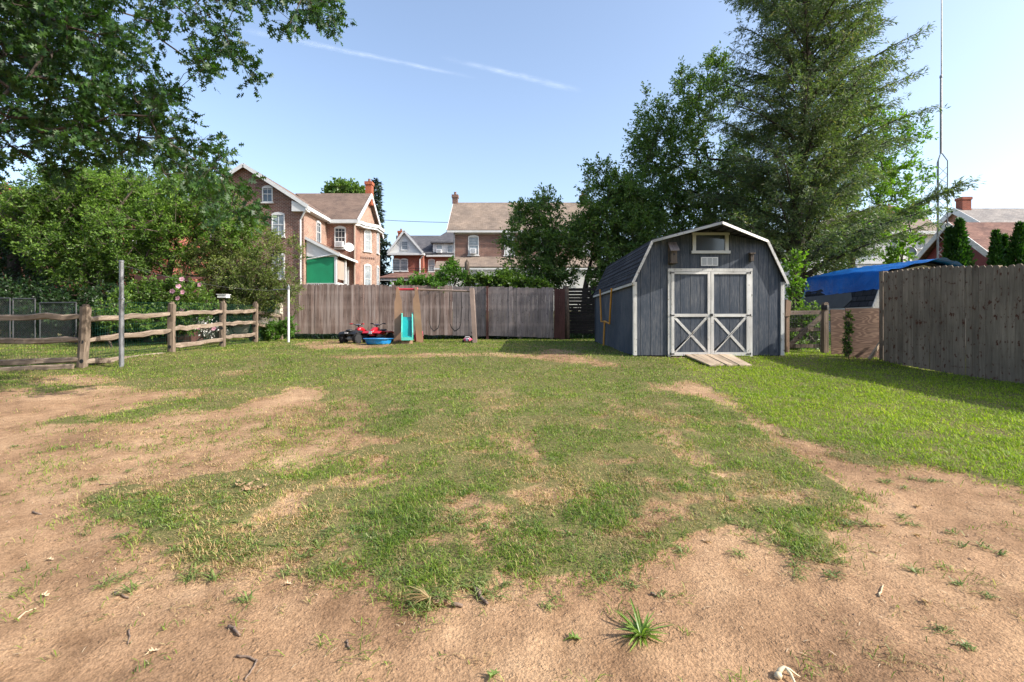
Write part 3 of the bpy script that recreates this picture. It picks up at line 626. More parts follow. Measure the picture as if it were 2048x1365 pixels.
# weed clump
wxy = gp(1283, 1268); wd = thing('weed', 'single spiky green weed clump alone on the bare earth', 'weed', (*wxy, g(*wxy)))
mb = MB()
for i in range(64):
    a = rng.uniform(0, 2*math.pi); L_ = rng.uniform(.05, .125); el = rng.uniform(.05, 1.2)**1.0; L_ *= rng.choice([.6, 1, 1.25]); wdt = rng.uniform(.0035, .0062)
    c_, s2 = math.cos(a), math.sin(a); b0 = Vector((wxy[0]+c_*.008+rng.normal()*.006, wxy[1]+s2*.008+rng.normal()*.006, g(*wxy)+.002)); vs = []
    for k_ in range(5):
        u = k_/4; rr = L_*u*math.cos(el*(1-.35*u)); hh_ = max(.003, L_*u*math.sin(el)-.5*L_*u*u*.55); ww = wdt*(.6, 1, .95, .7, .04)[k_]
        cpt = b0+Vector((c_*rr, s2*rr, hh_)); vs += [cpt+Vector((-s2, c_, 0))*ww, cpt-Vector((0, 0, ww*.5)), cpt-Vector((-s2, c_, 0))*ww]
    mb.add(vs, [(i_*3+j, i_*3+j+1, i_*3+j+4, i_*3+j+3) for i_ in range(4) for j in range(2)])
M['clump'] = m_leaf('weed_clump_blade', (.13, .22, .035), (.26, .36, .09), .35, .4, (.5, .46, .25)); mb.build('blades', 'clump', wd)
mb = MB()
for i in range(14):
    a = rng.uniform(0, 6.28); rr = rng.uniform(.004, .012); c0 = Vector((wxy[0]+math.cos(a)*.02*rng.random(), wxy[1]+math.sin(a)*.02*rng.random(), g(*wxy)+.004)); mb.tube([c0, c0+Vector((math.cos(a)*.03, math.sin(a)*.03, .012))], [.003, .001], 4)
mb.build('stalks', 'strawm', wd)
# torn-up tuft
x, y = gp(862, 1208); tf = thing('torn_tuft', 'torn-up tuft of dry grass with roots and loose soil', 'grass tuft', (x, y, g(x, y)))
mb = MB()
for i in range(40):
    a = rng.uniform(2, 5.2); L_ = rng.uniform(.06, .16); el = rng.uniform(.1, .9); q = [Vector((x, y, g(x, y)+.02))+Vector((math.cos(a)*L_*u, math.sin(a)*L_*u*.6, L_*math.sin(el)*u*(1.3-u))) for u in (0, .35, .7, 1)]; mb.tube(q, [.0022, .0018, .0012, .0004], 3)
mb.build('blades', 'dry', tf)
mb = MB()
for i in range(60):
    q = Vector((x+.03+rng.uniform(-.035, .035), y+rng.uniform(-.018, .018), g(x, y)+rng.random()*.02)); r_ = rng.uniform(.007, .012); mb.lathe(q, (rng.normal(), rng.normal(), 1), [(r_*.5, -r_*.7), (r_, -.1*r_), (r_*.8, r_*.5), (.1*r_, r_*.8)], 6)
mb.build('root_ball', M['clod'], tf)
# forked bone
x, y = gp(1568, 1345); z = g(x, y); bn = MB()
bn.tube([(x-.03, y-.01, z+.008), (x-.012, y+.003, z+.018), (x+.004, y+.006, z+.026), (x+.022, y+.004, z+.02), (x+.04, y-.004, z+.008), (x+.05, y-.012, z+.006)], [.007, .009, .006, .0045, .003, .001], 8)
bn.tube([(x+.006, y+.004, z+.025), (x+.014, y-.014, z+.02), (x+.014, y-.034, z+.01), (x+.012, y-.055, z+.005)], [.005, .005, .004, .003], 8)
bn.lathe((x-.026, y-.01, z+.008), (1, .3, .3), [(.004, -.012), (.011, -.006), (.013, .004), (.008, .012)], 10)
tag(bn.build('bone', 'bone', smooth=True), 'pale cream forked bone piece at the bottom edge', 'bone')

# ================================================================ BUILDINGS
def win(root, o, U, Wn, w_, h, arch=.0, cols=2, rows=2, pane='glass', sill=True, name='window', ft=.07):
    """o: bottom centre on the wall; U: across; Wn: outward"""
    o = Vector(o); U = Vector(U).normalized(); Wn = Vector(Wn).normalized(); K = Vector((0, 0, 1))
    f = MB(); a = w_/2
    f.obox(o, U, Wn, -a, -a+ft, 0, .07, 0, h-arch); f.obox(o, U, Wn, a-ft, a, 0, .07, 0, h-arch); f.obox(o, U, Wn, -a+ft, a-ft, 0, .068, 0, ft)
    n = 8; top = [o+U*(-a+2*a*i/n)+K*(h-arch+arch*math.sin(math.pi*i/n)**.8) for i in range(n+1)]
    bot = [o+U*a+K*(h-arch-ft*.9), o-U*a+K*(h-arch-ft*.9)]
    f.prism(top+bot, Wn*.072)
    f.obox(o, U, Wn, -a+ft, a-ft, .0, .055, h*.47, h*.47+.045)
    fr = f.build(name, 'white', root)
    p = MB(); p.obox(o, U, Wn, -a+ft, a-ft, .002, .02, ft, h-arch-ft*.9); p.build('pane', pane, fr)
    q = MB()
    for i in range(1, cols): c_ = -a+ft+(2*a-2*ft)*i/cols; q.obox(o, U, Wn, c_-.012, c_+.012, .02, .04, ft, h-arch-ft*.9)
    for j in range(1, rows): zz = h*(.5+.5*j/rows) if j else 0; q.obox(o, U, Wn, -a+ft, a-ft, .02, .038, zz*1.0-.01, zz+.012)
    if cols > 1 or rows > 1: q.build('muntin', 'white', fr)
    if sill: s2 = MB(); s2.obox(o, U, Wn, -a-.06, a+.06, 0, .12, -.08, -.002); s2.build('sill', 'white', fr)
    return fr
def aircon(o, U, Wn, w_, h, label, d=.3):
    o = Vector(o); t_ = thing('air_conditioner', label, 'air conditioner', o)
    b_ = MB(); b_.obox(o, U, Wn, -w_/2, w_/2, .03, d, 0, h); b_.build('housing', 'whitep', t_)
    g_ = MB(); n = 6
    g_.obox(o, U, Wn, -w_*.32, w_*.38, d, d+.008, h*.15, h*.85); g_.build('grille', 'silver', t_)
    g_ = MB()
    for i in range(n): zz = h*(.18+.64*i/n); g_.obox(o, U, Wn, -w_*.32, w_*.38, d+.008, d+.02, zz, zz+h*.035)
    g_.build('louvre', 'whitep', t_); return t_
def chimney(root, x, y, z0, z1, wx_, wy_, mat='chimney', pot=True):
    c_ = MB(); c_.box(x-wx_/2, x+wx_/2, y-wy_/2, y+wy_/2, z0, z1-.25); c_.box(x-wx_/2-.06, x+wx_/2+.06, y-wy_/2-.06, y+wy_/2+.06, z1-.248, z1)
    ch = c_.build('chimney', mat, root)
    if pot: p_ = MB(); p_.tube([(x, y, z1-.02), (x, y, z1+.28)], .11, 10); p_.build('chimney_pot', 'brick_dark', ch)
    return ch
def pipe(root, pts, r=.05, name='downspout', mat='white'): mb = MB(); mb.tube(pts, r, 8); return mb.build(name, mat, root)

# ---- brick house on the left
Y0 = 34.0; h = thing('brick_house', 'large brick house with white trimmed gable, brown roof and orange brick bay', 'house', (-17, 38, g(-17, 38)))
zb = 1.2; xl, xr_ = -22.0, -14.18; xa = -18.09; za = 12.06; sl_ = .646
wl_ = MB(); ze = za-sl_*(xr_-xa)-.12
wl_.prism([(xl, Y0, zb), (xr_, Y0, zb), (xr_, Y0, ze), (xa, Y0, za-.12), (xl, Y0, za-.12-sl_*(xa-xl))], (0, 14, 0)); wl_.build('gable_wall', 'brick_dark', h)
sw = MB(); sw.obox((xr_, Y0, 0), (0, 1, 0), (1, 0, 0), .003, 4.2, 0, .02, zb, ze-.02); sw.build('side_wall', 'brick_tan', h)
rf = MB(); xe, xw = -13.75, -22.43
for s_ in (xe, xw):
    ez = za-sl_*abs(s_-xa); rf.slab((xa, Y0-.35, za), (s_, Y0-.35, ez), (s_, 48.3, ez), (xa, 48.3, za), .12)
rf.build('gable_roof', 'shingle_brown', h)
fz = MB()
for s_ in (xe, xw):
    ez = za-sl_*abs(s_-xa); fz.beam((xa, Y0-.38, za-.12), (s_, Y0-.38, ez-.12), .05, .24)
ezr = za-sl_*(xe-xa)
fz.beam((xe-.02, Y0-.35, ezr-.18), (xe-.02, 38.0, ezr-.18), .05, .24); fz.prism([(xe-.05, Y0-.31, ezr-.1), (xe-.05, Y0-.31, ezr-.42), (-14.85, Y0-.31, ezr-.42), (-14.85, Y0-.31, ezr+.30)], (0, .5, 0))
fz.box(-14.17, -13.8, Y0+.2, 37.8, ezr-.32, ezr-.28)
fz.build('fascia', 'white', h)
# wing
zf = 9.16; yr2 = 41.6; zr2 = 12.1; ye = 37.8
wg = MB(); wg.box(-15, -12.03, 38.2, 45.0, zb, 9.2); wg.build('wing_wall', 'brick_orange', h)
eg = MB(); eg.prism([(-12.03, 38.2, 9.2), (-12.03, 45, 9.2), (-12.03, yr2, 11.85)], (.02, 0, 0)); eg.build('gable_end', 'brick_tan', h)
r2 = MB(); r2.slab((-18, yr2, zr2), (-11.68, yr2, zr2), (-11.68, ye, zf), (-14.2, ye, zf), .12); r2.slab((-18, yr2, zr2), (-11.68, yr2, zr2), (-11.68, 45.4, zf), (-18, 45.4, zf), .12); r2.build('wing_roof', 'shingle_brown', h)
f2 = MB(); f2.beam((-13.75, ye-.02, zf-.16), (-11.68, ye-.02, zf-.16), .05, .26); f2.box(-14.0, -11.8, ye, 38.19, zf-.3, zf-.26)
f2.beam((-11.66, yr2, zr2-.14), (-11.66, ye, zf-.14), .05, .3); f2.beam((-11.66, yr2, zr2-.14), (-11.66, 45.4, zf-.14), .05, .3); f2.build('wing_fascia', 'white', h)
chimney(h, -11.95, 41.9, 11.2, 13.1, .52, .6, 'chimney')
# bay
bp = [(-12.03, 39.6), (-11.1, 40.5), (-11.1, 42.0), (-12.03, 42.9)]
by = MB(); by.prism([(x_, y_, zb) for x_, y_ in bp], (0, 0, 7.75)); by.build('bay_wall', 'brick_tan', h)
bc = MB(); bq = [(-12.03, 38.4), (-11.6, 38.6), (-11.5, 39.3), (-10.75, 40.3), (-10.75, 42.2), (-12.03, 43.4)]
bc.prism([(x_, y_, 8.96) for x_, y_ in bq], (0, 0, .24)); bc.prism([(x_+(-.1 if x_ > -12 else 0), y_, 8.8) for x_, y_ in bq], (0, 0, .158)); bc.build('bay_cornice', 'white', h)
bb = MB()
for i in range(7): u = .08+i*.14; bb.obox((-12.03+.93*u, 39.6+.9*u, 6.45), (.7, .7, 0), (.7, -.7, 0), -.05, .05, 0, .05, 0, .14)
bb.build('brick_band', 'brick_dark', h)
pipe(h, [(-12.0, 38.1, 9.0), (-12.0, 38.1, 1.5)], .07, 'corner_pipe', 'beige')
U0, F0 = (1, 0, 0), (0, -1, 0)
win(h, (-16.61, Y0, 9.5), U0, F0, .72, 1.15, .14, 2, 2)
for xw_ in (-15.88, -20.3):
    win(h, (xw_, Y0, 7.16), U0, F0, .88, 1.68, .14, 2, 1, 'curtain'); win(h, (xw_, Y0, 4.3), U0, F0, .88, 1.8, .14, 2, 1, 'curtain')
win(h, (-13.12, 38.2, 7.0), U0, F0, .86, 1.72, .14, 3, 2)
win(h, (-14.16, 36.5, 7.1), (0, 1, 0), (1, 0, 0), .8, 1.7, .14, 2, 2)
dn = Vector((.9, -.93, 0)).normalized(); du = Vector((.93, .9, 0)).normalized()
for zz, hh_ in ((7.05, 1.75), (3.7, 2.35)):
    win(h, (-11.58, 40.04, zz), du, dn, .62, hh_, .12, 1, 2, 'curtain'); win(h, (-11.1, 41.25, zz), (0, 1, 0), (1, 0, 0), .62, hh_, .12, 1, 2, 'curtain')
pipe(h, [(-13.82, Y0-.42, ezr-.3), (-14.0, Y0-.3, ezr-.5), (-14.33, Y0-.12, ezr-.95), (-14.33, Y0-.1, 3.0)], .055)
aircon((-13.12, 38.13, 7.08), U0, F0, .62, .42, 'white air conditioner in the orange brick wing window of the left house')
ds = thing('satellite_dish', 'small white satellite dish beside the porch roof of the left brick house', 'satellite dish', (-12.25, 37.6, 6.5)); mb = MB()
mb.lathe((-12.25, 37.55, 6.95), (.5, -1, .35), [(.005, .0), (.16, .02), (.29, .07), (.36, .12), (.35, .125), (.27, .08), (.1, .04)], 18); mb.build('dish', 'whitep', ds, smooth=True)
mb = MB(); mb.tube([(-12.3, 38.1, 6.6), (-12.25, 37.65, 6.9)], .025, 6); mb.tube([(-12.25, 37.6, 6.7), (-12.05, 37.2, 6.95)], .015, 6); mb.build('mount', 'galv', ds)
# porch in the corner
pr = MB(); pr.slab((-14.15, 34.15, 7.22), (-11.78, 34.15, 6.02), (-11.78, 38.18, 6.02), (-14.15, 38.18, 7.22), .10); pr.build('porch_roof', 'shingle_brown', h)
pg = MB(); pg.prism([(-14.1, 34.3, 5.86), (-12.0, 34.3, 5.86), (-12.0, 34.3, 6.03), (-14.1, 34.3, 7.08)], (0, .06, 0)); pg.beam((-14.15, 34.12, 7.13), (-11.78, 34.12, 5.93), .04, .18); pg.beam((-11.76, 34.15, 5.95), (-11.76, 38.15, 5.95), .04, .16); pg.build('porch_gable', 'white', h)
for (x_, y_) in ((-12.12, 34.4), (-12.05, 36.1)):
    mb = MB(); mb.box(x_-.075, x_+.075, y_-.075, y_+.075, 2.0, 5.85); mb.build('porch_post', 'white', h)
mb = MB(); mb.box(-14.12, -12.22, 34.36, 34.38, 4.02, 5.83); 
gt = mb.build('green_screen', 'green_tarp', h); gt['label'] = 'bright green privacy screen'
mb = MB(); mb.box(-12.08, -12.06, 34.6, 35.95, 4.35, 5.7); mb.build('beige_screen', 'beige', h)
mb = MB(); mb.box(-12.14, -12.0, 34.5, 38.1, 2, 4.1); mb.box(-12.2, -11.8, 34.5, 38.1, 3.6, 3.8); mb.build('knee_wall', 'white', h)
mb = MB()
for i in range(15): mb.box(-14.08+i*.13, -14.03+i*.13, 34.3, 34.34, 3.3, 4.0)
mb.box(-14.1, -12.15, 34.29, 34.35, 4.0, 4.04); mb.build('balustrade', 'white', h)
pipe(h, [(-14.05, 34.2, 5.66), (-12.3, 34.2, 5.98), (-11.95, 34.2, 6.0), (-11.8, 34.2, 6.1)], .045)
mb = MB(); mb.box(-12.75, -12.45, 38.1, 38.17, 4.2, 5.6); mb.build('door', 'whitep', h)

# ---- far house with white gable and dormer
h = thing('brick_house', 'far red brick house with white pointed gable and dormer', 'house', (X(825, 55), 58, g(0, 58)))
D = 55.0; mb = MB(); mb.box(X(787, D), X(846, D), D, 64, 1.5, Z(511, D)); mb.box(X(846, D), X(925, D), D+1.2, 64, 1.5, Z(508, D)); mb.build('wall', 'brick_red', h)
mb = MB(); zr_, zs = Z(470, 59), Z(508, D); a = X(811, D); mb.prism([(X(779, D), D-.4, Z(508, D)), (X(849, D), D-.4, Z(508, D)), (a, D-.4, Z(465, D))], (0, 3.0, 0)); mb.build('gable', 'gable_siding', h)
mb = MB(); mb.slab((a, D-.7, Z(463.5, D)), (X(777.5, D), D-.7, Z(507, D)), (X(777.5, D), 60, Z(507, D)), (a, 60, Z(463.5, D)), .1); mb.slab((a, D-.7, Z(463.5, D)), (X(849, D), D-.7, Z(507, D)), (X(849, D), 60, Z(507, D)), (a, 60, Z(463.5, D)), .1)
mb.slab((X(790, 59), 59.5, zr_), (X(960, 59), 59.5, zr_), (X(960, D), D+.8, Z(505, D)), (X(790, D), D+.8, Z(505, D)), .12); mb.slab((X(790, 59), 59.5, zr_), (X(960, 59), 59.5, zr_), (X(960, D), 64.5, Z(505, D)), (X(790, D), 64.5, Z(505, D)), .12); mb.build('roof', 'shingle_grey', h)
mb = MB()
for s_ in (778, 848): mb.beam((a, D-.74, Z(464.5, D)), (X(s_, D), D-.74, Z(508, D)), .05, .2)
mb.box(X(777, D), X(850, D), D-.7, D-.02, Z(512, D), Z(508, D)); mb.box(X(850, D), X(915, D), D+.7, D+1.25, Z(512, D), Z(508.5, D)); mb.build('fascia', 'white', h)
win(h, (a, D-.4, Z(501.5, D)), U0, F0, .75, .95, 0, 1, 2, 'curtain')
win(h, (X(793, D), D, Z(543, D)), U0, F0, .82, 1.42, .12, 1, 2, 'curtain'); win(h, (X(808.5, D), D, Z(543, D)), U0, F0, .82, 1.42, .12, 1, 2, 'curtain')
win(h, (X(863, D+1.2), D+1.2, Z(544, D+1.2)), U0, F0, .75, 1.45, .12, 1, 2, 'curtain')
chimney(h, X(800, 58), 58.6, Z(480, 58), Z(461, 58), .62, .6, 'chimney')
dm = MB(); dm.box(X(863, D), X(925, D), D+1.0, 59, Z(508, D), Z(483, D)); dmo = dm.build('dormer', 'gable_siding', h)
mb = MB(); ax_ = X(893, D); e0, e1 = X(859, D), X(929, D); zt = Z(482, D); zp = Z(467, D+2); ap = (ax_, D+3.0, zp+.6)
for q in (((e0, D+.6, zt), (e1, D+.6, zt)), ((e1, D+.6, zt), (e1, 60, zt)), ((e0, 60, zt), (e0, D+.6, zt))): mb.add([q[0], q[1], ap], [(0, 1, 2)])
mb.box(e0, e1, D+.6, 59, zt-.14, zt-.005); mb.build('dormer_roof', 'shingle_grey', dmo)
win(h, (X(876, D), D+1.0, Z(504, D)), U0, F0, .72, .9, 0, 1, 2, 'curtain'); win(h, (X(898, D), D+1.0, Z(504, D)), U0, F0, .72, .9, 0, 1, 2, 'curtain')
mb = MB(); mb.slab((X(775, 52), D-.1, Z(546, D)), (X(905, 52), D-.1, Z(546, D)), (X(905, 52), 51.6, Z(556, 52)), (X(757, 52), 51.6, Z(556, 52)), .08); mb.build('porch_roof', 'shingle_red', h)
mb = MB(); mb.box(X(757, 52), X(905, 52), 51.7, 51.9, Z(562, 52), Z(557, 52)); mb.build('porch_fascia', 'white', h)
for q in (758, 786, 830): mb = MB(); mb.box(X(q, 52)-.12, X(q, 52)+.12, 51.75, 51.95, 1.5, Z(562, 52)); mb.build('porch_post', 'white', h)
pipe(h, [(X(847, D), D-.2, Z(512, D)), (X(840, D), D-.1, Z(519, D)), (X(840, D), D-.1, Z(548, D))], .07)
aircon((X(876, D), D+.95, Z(504, D)), U0, F0, .55, .38, 'white air conditioner in the dormer of the far brick house')

# ---- middle house
D = 40.0; h = thing('brick_house', 'brown brick house with long tan shingle roof behind the fence', 'house', (1.2, 44, g(1, 44)))
mb = MB(); mb.box(X(910, D), X(1198, D), D, 48, 1.5, Z(463, D)); mb.prism([(X(910, D), 40, Z(463, D)), (X(910, D), 48, Z(463, D)), (X(910, D), 44, Z(410, 44))], (11.4, 0, 0)); mb.build('wall', 'brick_dark', h)
mb = MB(); zr_ = Z(405.5, 44)
for y_ in (39.6, 48.4): mb.slab((-5.15, 44, zr_), (7.2, 44, zr_), (7.2, y_, Z(460, 39.6)), (-5.15, y_, Z(460, 39.6)), .12)
mb.build('roof', 'shingle_tan', h)
mb = MB(); mb.beam((-5.15, 39.57, Z(463.5, 39.6)), (7.2, 39.57, Z(463.5, 39.6)), .06, .16); mb.box(-4.62, 7.0, 39.9, 39.99, Z(469, D), Z(464, D))
for y_ in (39.6, 48.4): mb.beam((-5.17, 44, zr_-.1), (-5.17, y_, Z(460, 39.6)-.1), .04, .2)
mb.build('fascia', 'white', h)
chimney(h, X(910.5, 44), 44.0, Z(410, 44), Z(391, 44), .46, .5, 'brick_dark'); chimney(h, X(1165, 44), 44.0, Z(412, 44), Z(392, 44), .42, .5, 'brick_dark')
for q in (947, 1019, 1090, 1170): win(h, (X(q, D), D, Z(511, D)), U0, F0, .86, 1.62, .13, 1, 2, 'blind' if q > 1000 else 'curtain')
pipe(h, [(X(908.5, D), 39.9, Z(466, D)), (X(908.5, D), 39.9, Z(524, D))], .05, 'downspout', 'galv')
aircon((X(946.5, D), 39.93, Z(508.5, D)), U0, F0, .5, .4, 'white air conditioner at the foot of the tall window in the tan roofed house')
mb = MB(); mb.slab((X(908, D), 39.98, Z(514, D)), (X(1200, D), 39.98, Z(514, D)), (X(1200, 37.4), 37.4, Z(533.5, 37.4)), (X(906, 37.4), 37.4, Z(533.5, 37.4)), .08); mb.slab((X(873, D), 39.9, Z(523, D)), (X(912, D), 39.9, Z(523, D)), (X(912, 37.2), 37.2, Z(537, 37.2)), (X(869, 37.2), 37.2, Z(537, 37.2)), .08); mb.build('lean_to_roof', 'shingle_tan', h)
mb = MB(); mb.box(X(910, 37.7), X(1198, 37.7), 37.7, 39.99, 1.5, Z(534, 37.7)); mb.box(X(871, 37.6), X(910, 37.7)-.003, 37.6, 40.2, 1.5, Z(538, 37.6)); mb.build('lean_to_wall', 'siding', h)
mb = MB(); mb.box(X(868, 37.3), X(1201, 37.3), 37.12, 37.18, Z(540, 37.3), Z(537, 37.3)); mb.build('gutter', 'white', h)
mb = MB(); mb.box(X(955, 37.6), X(957, 37.6), 37.5, 37.62, 1.5, Z(540, 37.6)); mb.box(X(962, 37.6), X(966, 37.6), 37.5, 37.68, 1.5, Z(540, 37.6)); mb.build('door_trim', 'white', h)
win(h, (X(945, 37.7), 37.7, 2.9), U0, F0, .62, 1.9, 0, 3, 2)

# ---- white sided house right, behind the trees
D = 36.0; h = thing('white_house', 'white sided house with tan hip roof behind the big tree', 'house', (X(1740, D), 40, g(24, 40)))
x0, x1 = X(1590, D), X(1890, D)
mb = MB(); mb.box(x0, x1, D, 45.3, 1.2, Z(464, D)); mb.build('wall', 'siding', h)
mb = MB(); xe0, xe1, ze_ = x0-.4, X(1880, 35.47), Z(462, 35.47); rz = Z(427, 40.67); ra, rb = X(1690, 40.67), X(1842, 40.67)
mb.slab((ra, 40.67, rz), (rb, 40.67, rz), (xe1+.3, 35.47, ze_), (xe0, 35.47, ze_), .1); mb.add([(rb, 40.67, rz), (xe1+.3, 35.47, ze_), (xe1+.3, 45.9, ze_)], [(0, 1, 2)]); mb.add([(ra, 40.67, rz), (xe0, 35.47, ze_), (xe0, 45.9, ze_)], [(0, 1, 2)]); mb.slab((ra, 40.67, rz), (rb, 40.67, rz), (xe1+.3, 45.9, ze_), (xe0, 45.9, ze_), .1); mb.build('roof', 'shingle_tan', h)
mb = MB(); mb.box(xe0, xe1+.3, 35.40, 35.53, ze_-.22, ze_-.02); mb.box(xe0, xe1+.3, 35.54, 35.99, ze_-.22, ze_-.18); mb.build('fascia', 'white', h)
chimney(h, X(1786, 40), 40.4, rz-.5, Z(412, 40), .5, .5, 'chimney')
win(h, (X(1841.5, D), D, Z(497.5, D)), U0, F0, .70, .88, 0, 2, 2, 'curtain')
for q in (1791, 1722, 1650): win(h, (X(q, D), D, Z(507, D)), U0, F0, .83, 1.2, 0, 1, 2)
mb = MB(); mb.prism([(X(1720, 33.3), 33.6, Z(527, 33.3)), (X(1835, 33.3), 33.6, Z(527, 33.3)), (X(1778, 33.3), 33.6, Z(502, 33.3))], (0, 2.38, 0)); mb.box(X(1722, 33.3), X(1833, 33.3), 33.67, 35.99, 1.2, Z(527.2, 33.3)); mb.build('porch', 'gable_siding', h)
ds = thing('satellite_dish', 'grey satellite dish in front of the white sided house', 'satellite dish', (X(1819, 24), 24, Z(530, 24))); mb = MB()
mb.lathe((X(1819, 24), 24, Z(506, 24)), (-.3, -1, .3), [(.004, 0), (.12, .02), (.22, .06), (.27, .10), (.26, .105), (.2, .07), (.08, .03)], 18); mb.build('dish', 'silver', ds); mb = MB(); mb.tube([(X(1819, 24), 24.05, Z(508, 24)), (X(1819, 24), 24.1, g(19, 24))], .03, 6); mb.build('mount', 'galv', ds)

# ---- red garage with its gable end facing the yard
XG = 24.0; h = thing('red_garage', 'red sided garage with steep reddish shingle roof and grey rake boards', 'garage', (XG+5, 27.5, g(XG, 27)))
yn, yf, ym = XG*1.050, XG*1.248, XG*1.149; zn = Z(506, yn); za_ = Z(445, ym)
mb = MB(); mb.prism([(XG+.3, yn+.3, .8), (XG+.3, yf-.3, .8), (XG+.3, yf-.3, zn-.05), (XG+.3, ym, za_-.15), (XG+.3, yn+.3, zn-.05)], (12, 0, 0)); mb.build('wall', 'red_siding', h)
mb = MB(); zl_ = Z(525, yf)
mb.slab((XG, ym, za_), (XG+13, ym, za_), (XG+13, yn, zn), (XG, yn, zn), .1); mb.slab((XG, ym, za_), (XG+13, ym, za_), (XG+13, yf, zl_), (XG, yf, zl_), .1); mb.build('roof', 'shingle_red', h)
mb = MB(); mb.beam((XG-.03, ym, za_-.1), (XG-.03, yn, zn-.1), .05, .28); mb.beam((XG-.03, ym, za_-.1), (XG-.03, yf, zl_-.1), .05, .28); mb.build('rake_board', 'worn_white_h', h)
# ---- brick house behind the garage
XG = 40.0; h = thing('brick_house', 'orange brick house with grey shingle roof behind the red garage', 'house', (XG+7, 45, g(XG, 45)))
ym = XG/.881; yn, yf = ym-4.2, ym+4.2; za_ = Z(417, ym); zn = za_-.72*4.2
mb = MB(); mb.prism([(XG+.3, yn+.4, 1), (XG+.3, yf-.4, 1), (XG+.3, yf-.4, zn), (XG+.3, ym, za_-.25), (XG+.3, yn+.4, zn)], (16, 0, 0)); mb.build('wall', 'brick_orange', h)
mb = MB()
for y_ in (yn, yf): mb.slab((XG, ym, za_), (XG+17, ym, za_), (XG+17, y_, zn), (XG, y_, zn), .12)
mb.build('roof', 'shingle_lgrey', h)
mb = MB()
for y_ in (yn, yf): mb.beam((XG-.03, ym, za_-.16), (XG-.03, y_, zn-.16), .06, .5)
mb.build('rake_board', 'white', h); chimney(h, XG+1.0, ym, za_-.4, Z(396, ym), .8, .7, 'brick_red', False)

# ---- brick house behind the trees, far left
D = 30.0; h = thing('brick_house', 'red brick house glimpsed through the trees at far left', 'house', (X(150, D), 34, g(-25, 34)))
mb = MB(); mb.box(X(-140, D), X(340, D), D, 37, 1.2, Z(425, D)); mb.build('wall', 'brick_red', h)
mb = MB(); mb.slab((X(-150, 33), 33.5, Z(395, 33)), (X(345, 33), 33.5, Z(395, 33)), (X(350, D), D-.4, Z(420, D)), (X(-155, D), D-.4, Z(420, D)), .1); mb.slab((X(-150, 33), 33.5, Z(395, 33)), (X(345, 33), 33.5, Z(395, 33)), (X(350, D), 37.4, Z(420, D)), (X(-155, D), 37.4, Z(420, D)), .1); mb.build('roof', 'shingle_grey', h)
chimney(h, X(6, 33), 33.2, Z(400, 33), Z(372, 33), .8, .7)
for q in (60, 170, 280): win(h, (X(q, D), D, Z(520, D)), U0, F0, .9, 1.5, .1, 2, 2, 'curtain')
# ---- cream outbuilding and maroon shed roof behind the rail fence
D = 19.5; h = thing('outbuilding', 'low cream outbuilding with green framed openings behind the shrub', 'outbuilding', (X(455, D), D+1, g(-11, 20)))
mb = MB(); mb.box(X(408, D), X(560, D), D, D+2.5, g(-11, D)-.1, Z(598, D)); mb.build('wall', 'cream', h)
mb = MB(); mb.box(X(400, D), X(566, D), D-.15, D+2.7, Z(598, D)+.002, Z(594, D)); mb.build('roof', 'shingle_brown', h)
mb = MB(); mb.box(X(450, D), X(459, D), D-.03, D-.002, Z(660, D), Z(622, D)); mb.box(X(500, D), X(506, D), D-.03, D-.002, Z(660, D), Z(622, D)); mb.build('opening', 'green_tarp', h)
D = 14.6; h = thing('garden_shed', 'dark maroon garden shed mostly hidden in the green shrubs', 'shed', (X(330, D), D+.8, g(-10, 15)))
mb = MB(); mb.box(X(282, D), X(378, D), D+.1, D+1.6, g(-10, D)-.1, Z(562, D)); mb.build('wall', 'maroon', h)
mb = MB(); mb.slab((X(276, D), D-.1, Z(557, D)), (X(384, D), D-.1, Z(557, D)), (X(384, D), D+1.8, Z(538, D)), (X(276, D), D+1.8, Z(538, D)), .05); mb.box(X(276, D), X(384, D), D-.14, D-.102, Z(563, D), Z(553, D)); mb.build('roof', 'maroon', h)

# ---- the brick house behind the camera, mirrored in the shed window
h = thing('brick_house', 'tall brick row house facing the yard, seen only as a reflection in the shed window', 'house', (1, -12, g(1, -12)))
mb = MB(); mb.box(-11, 12, -20, -9, -.3, 8.2); mb.build('wall', 'brick_dark', h); mb = MB(); mb.slab((-11.3, -14.5, 11), (12.3, -14.5, 11), (12.3, -8.7, 8.1), (-11.3, -8.7, 8.1), .12); mb.slab((-11.3, -14.5, 11), (12.3, -14.5, 11), (12.3, -20.3, 8.1), (-11.3, -20.3, 8.1), .12); mb.build('roof', 'shingle_grey', h)
for q in (-8, -4, 0.5, 5, 9):
    for zz in (1.0, 4.6): win(h, (q, -9, zz), (-1, 0, 0), (0, 1, 0), .95, 1.7, .1, 1, 2, 'curtain')
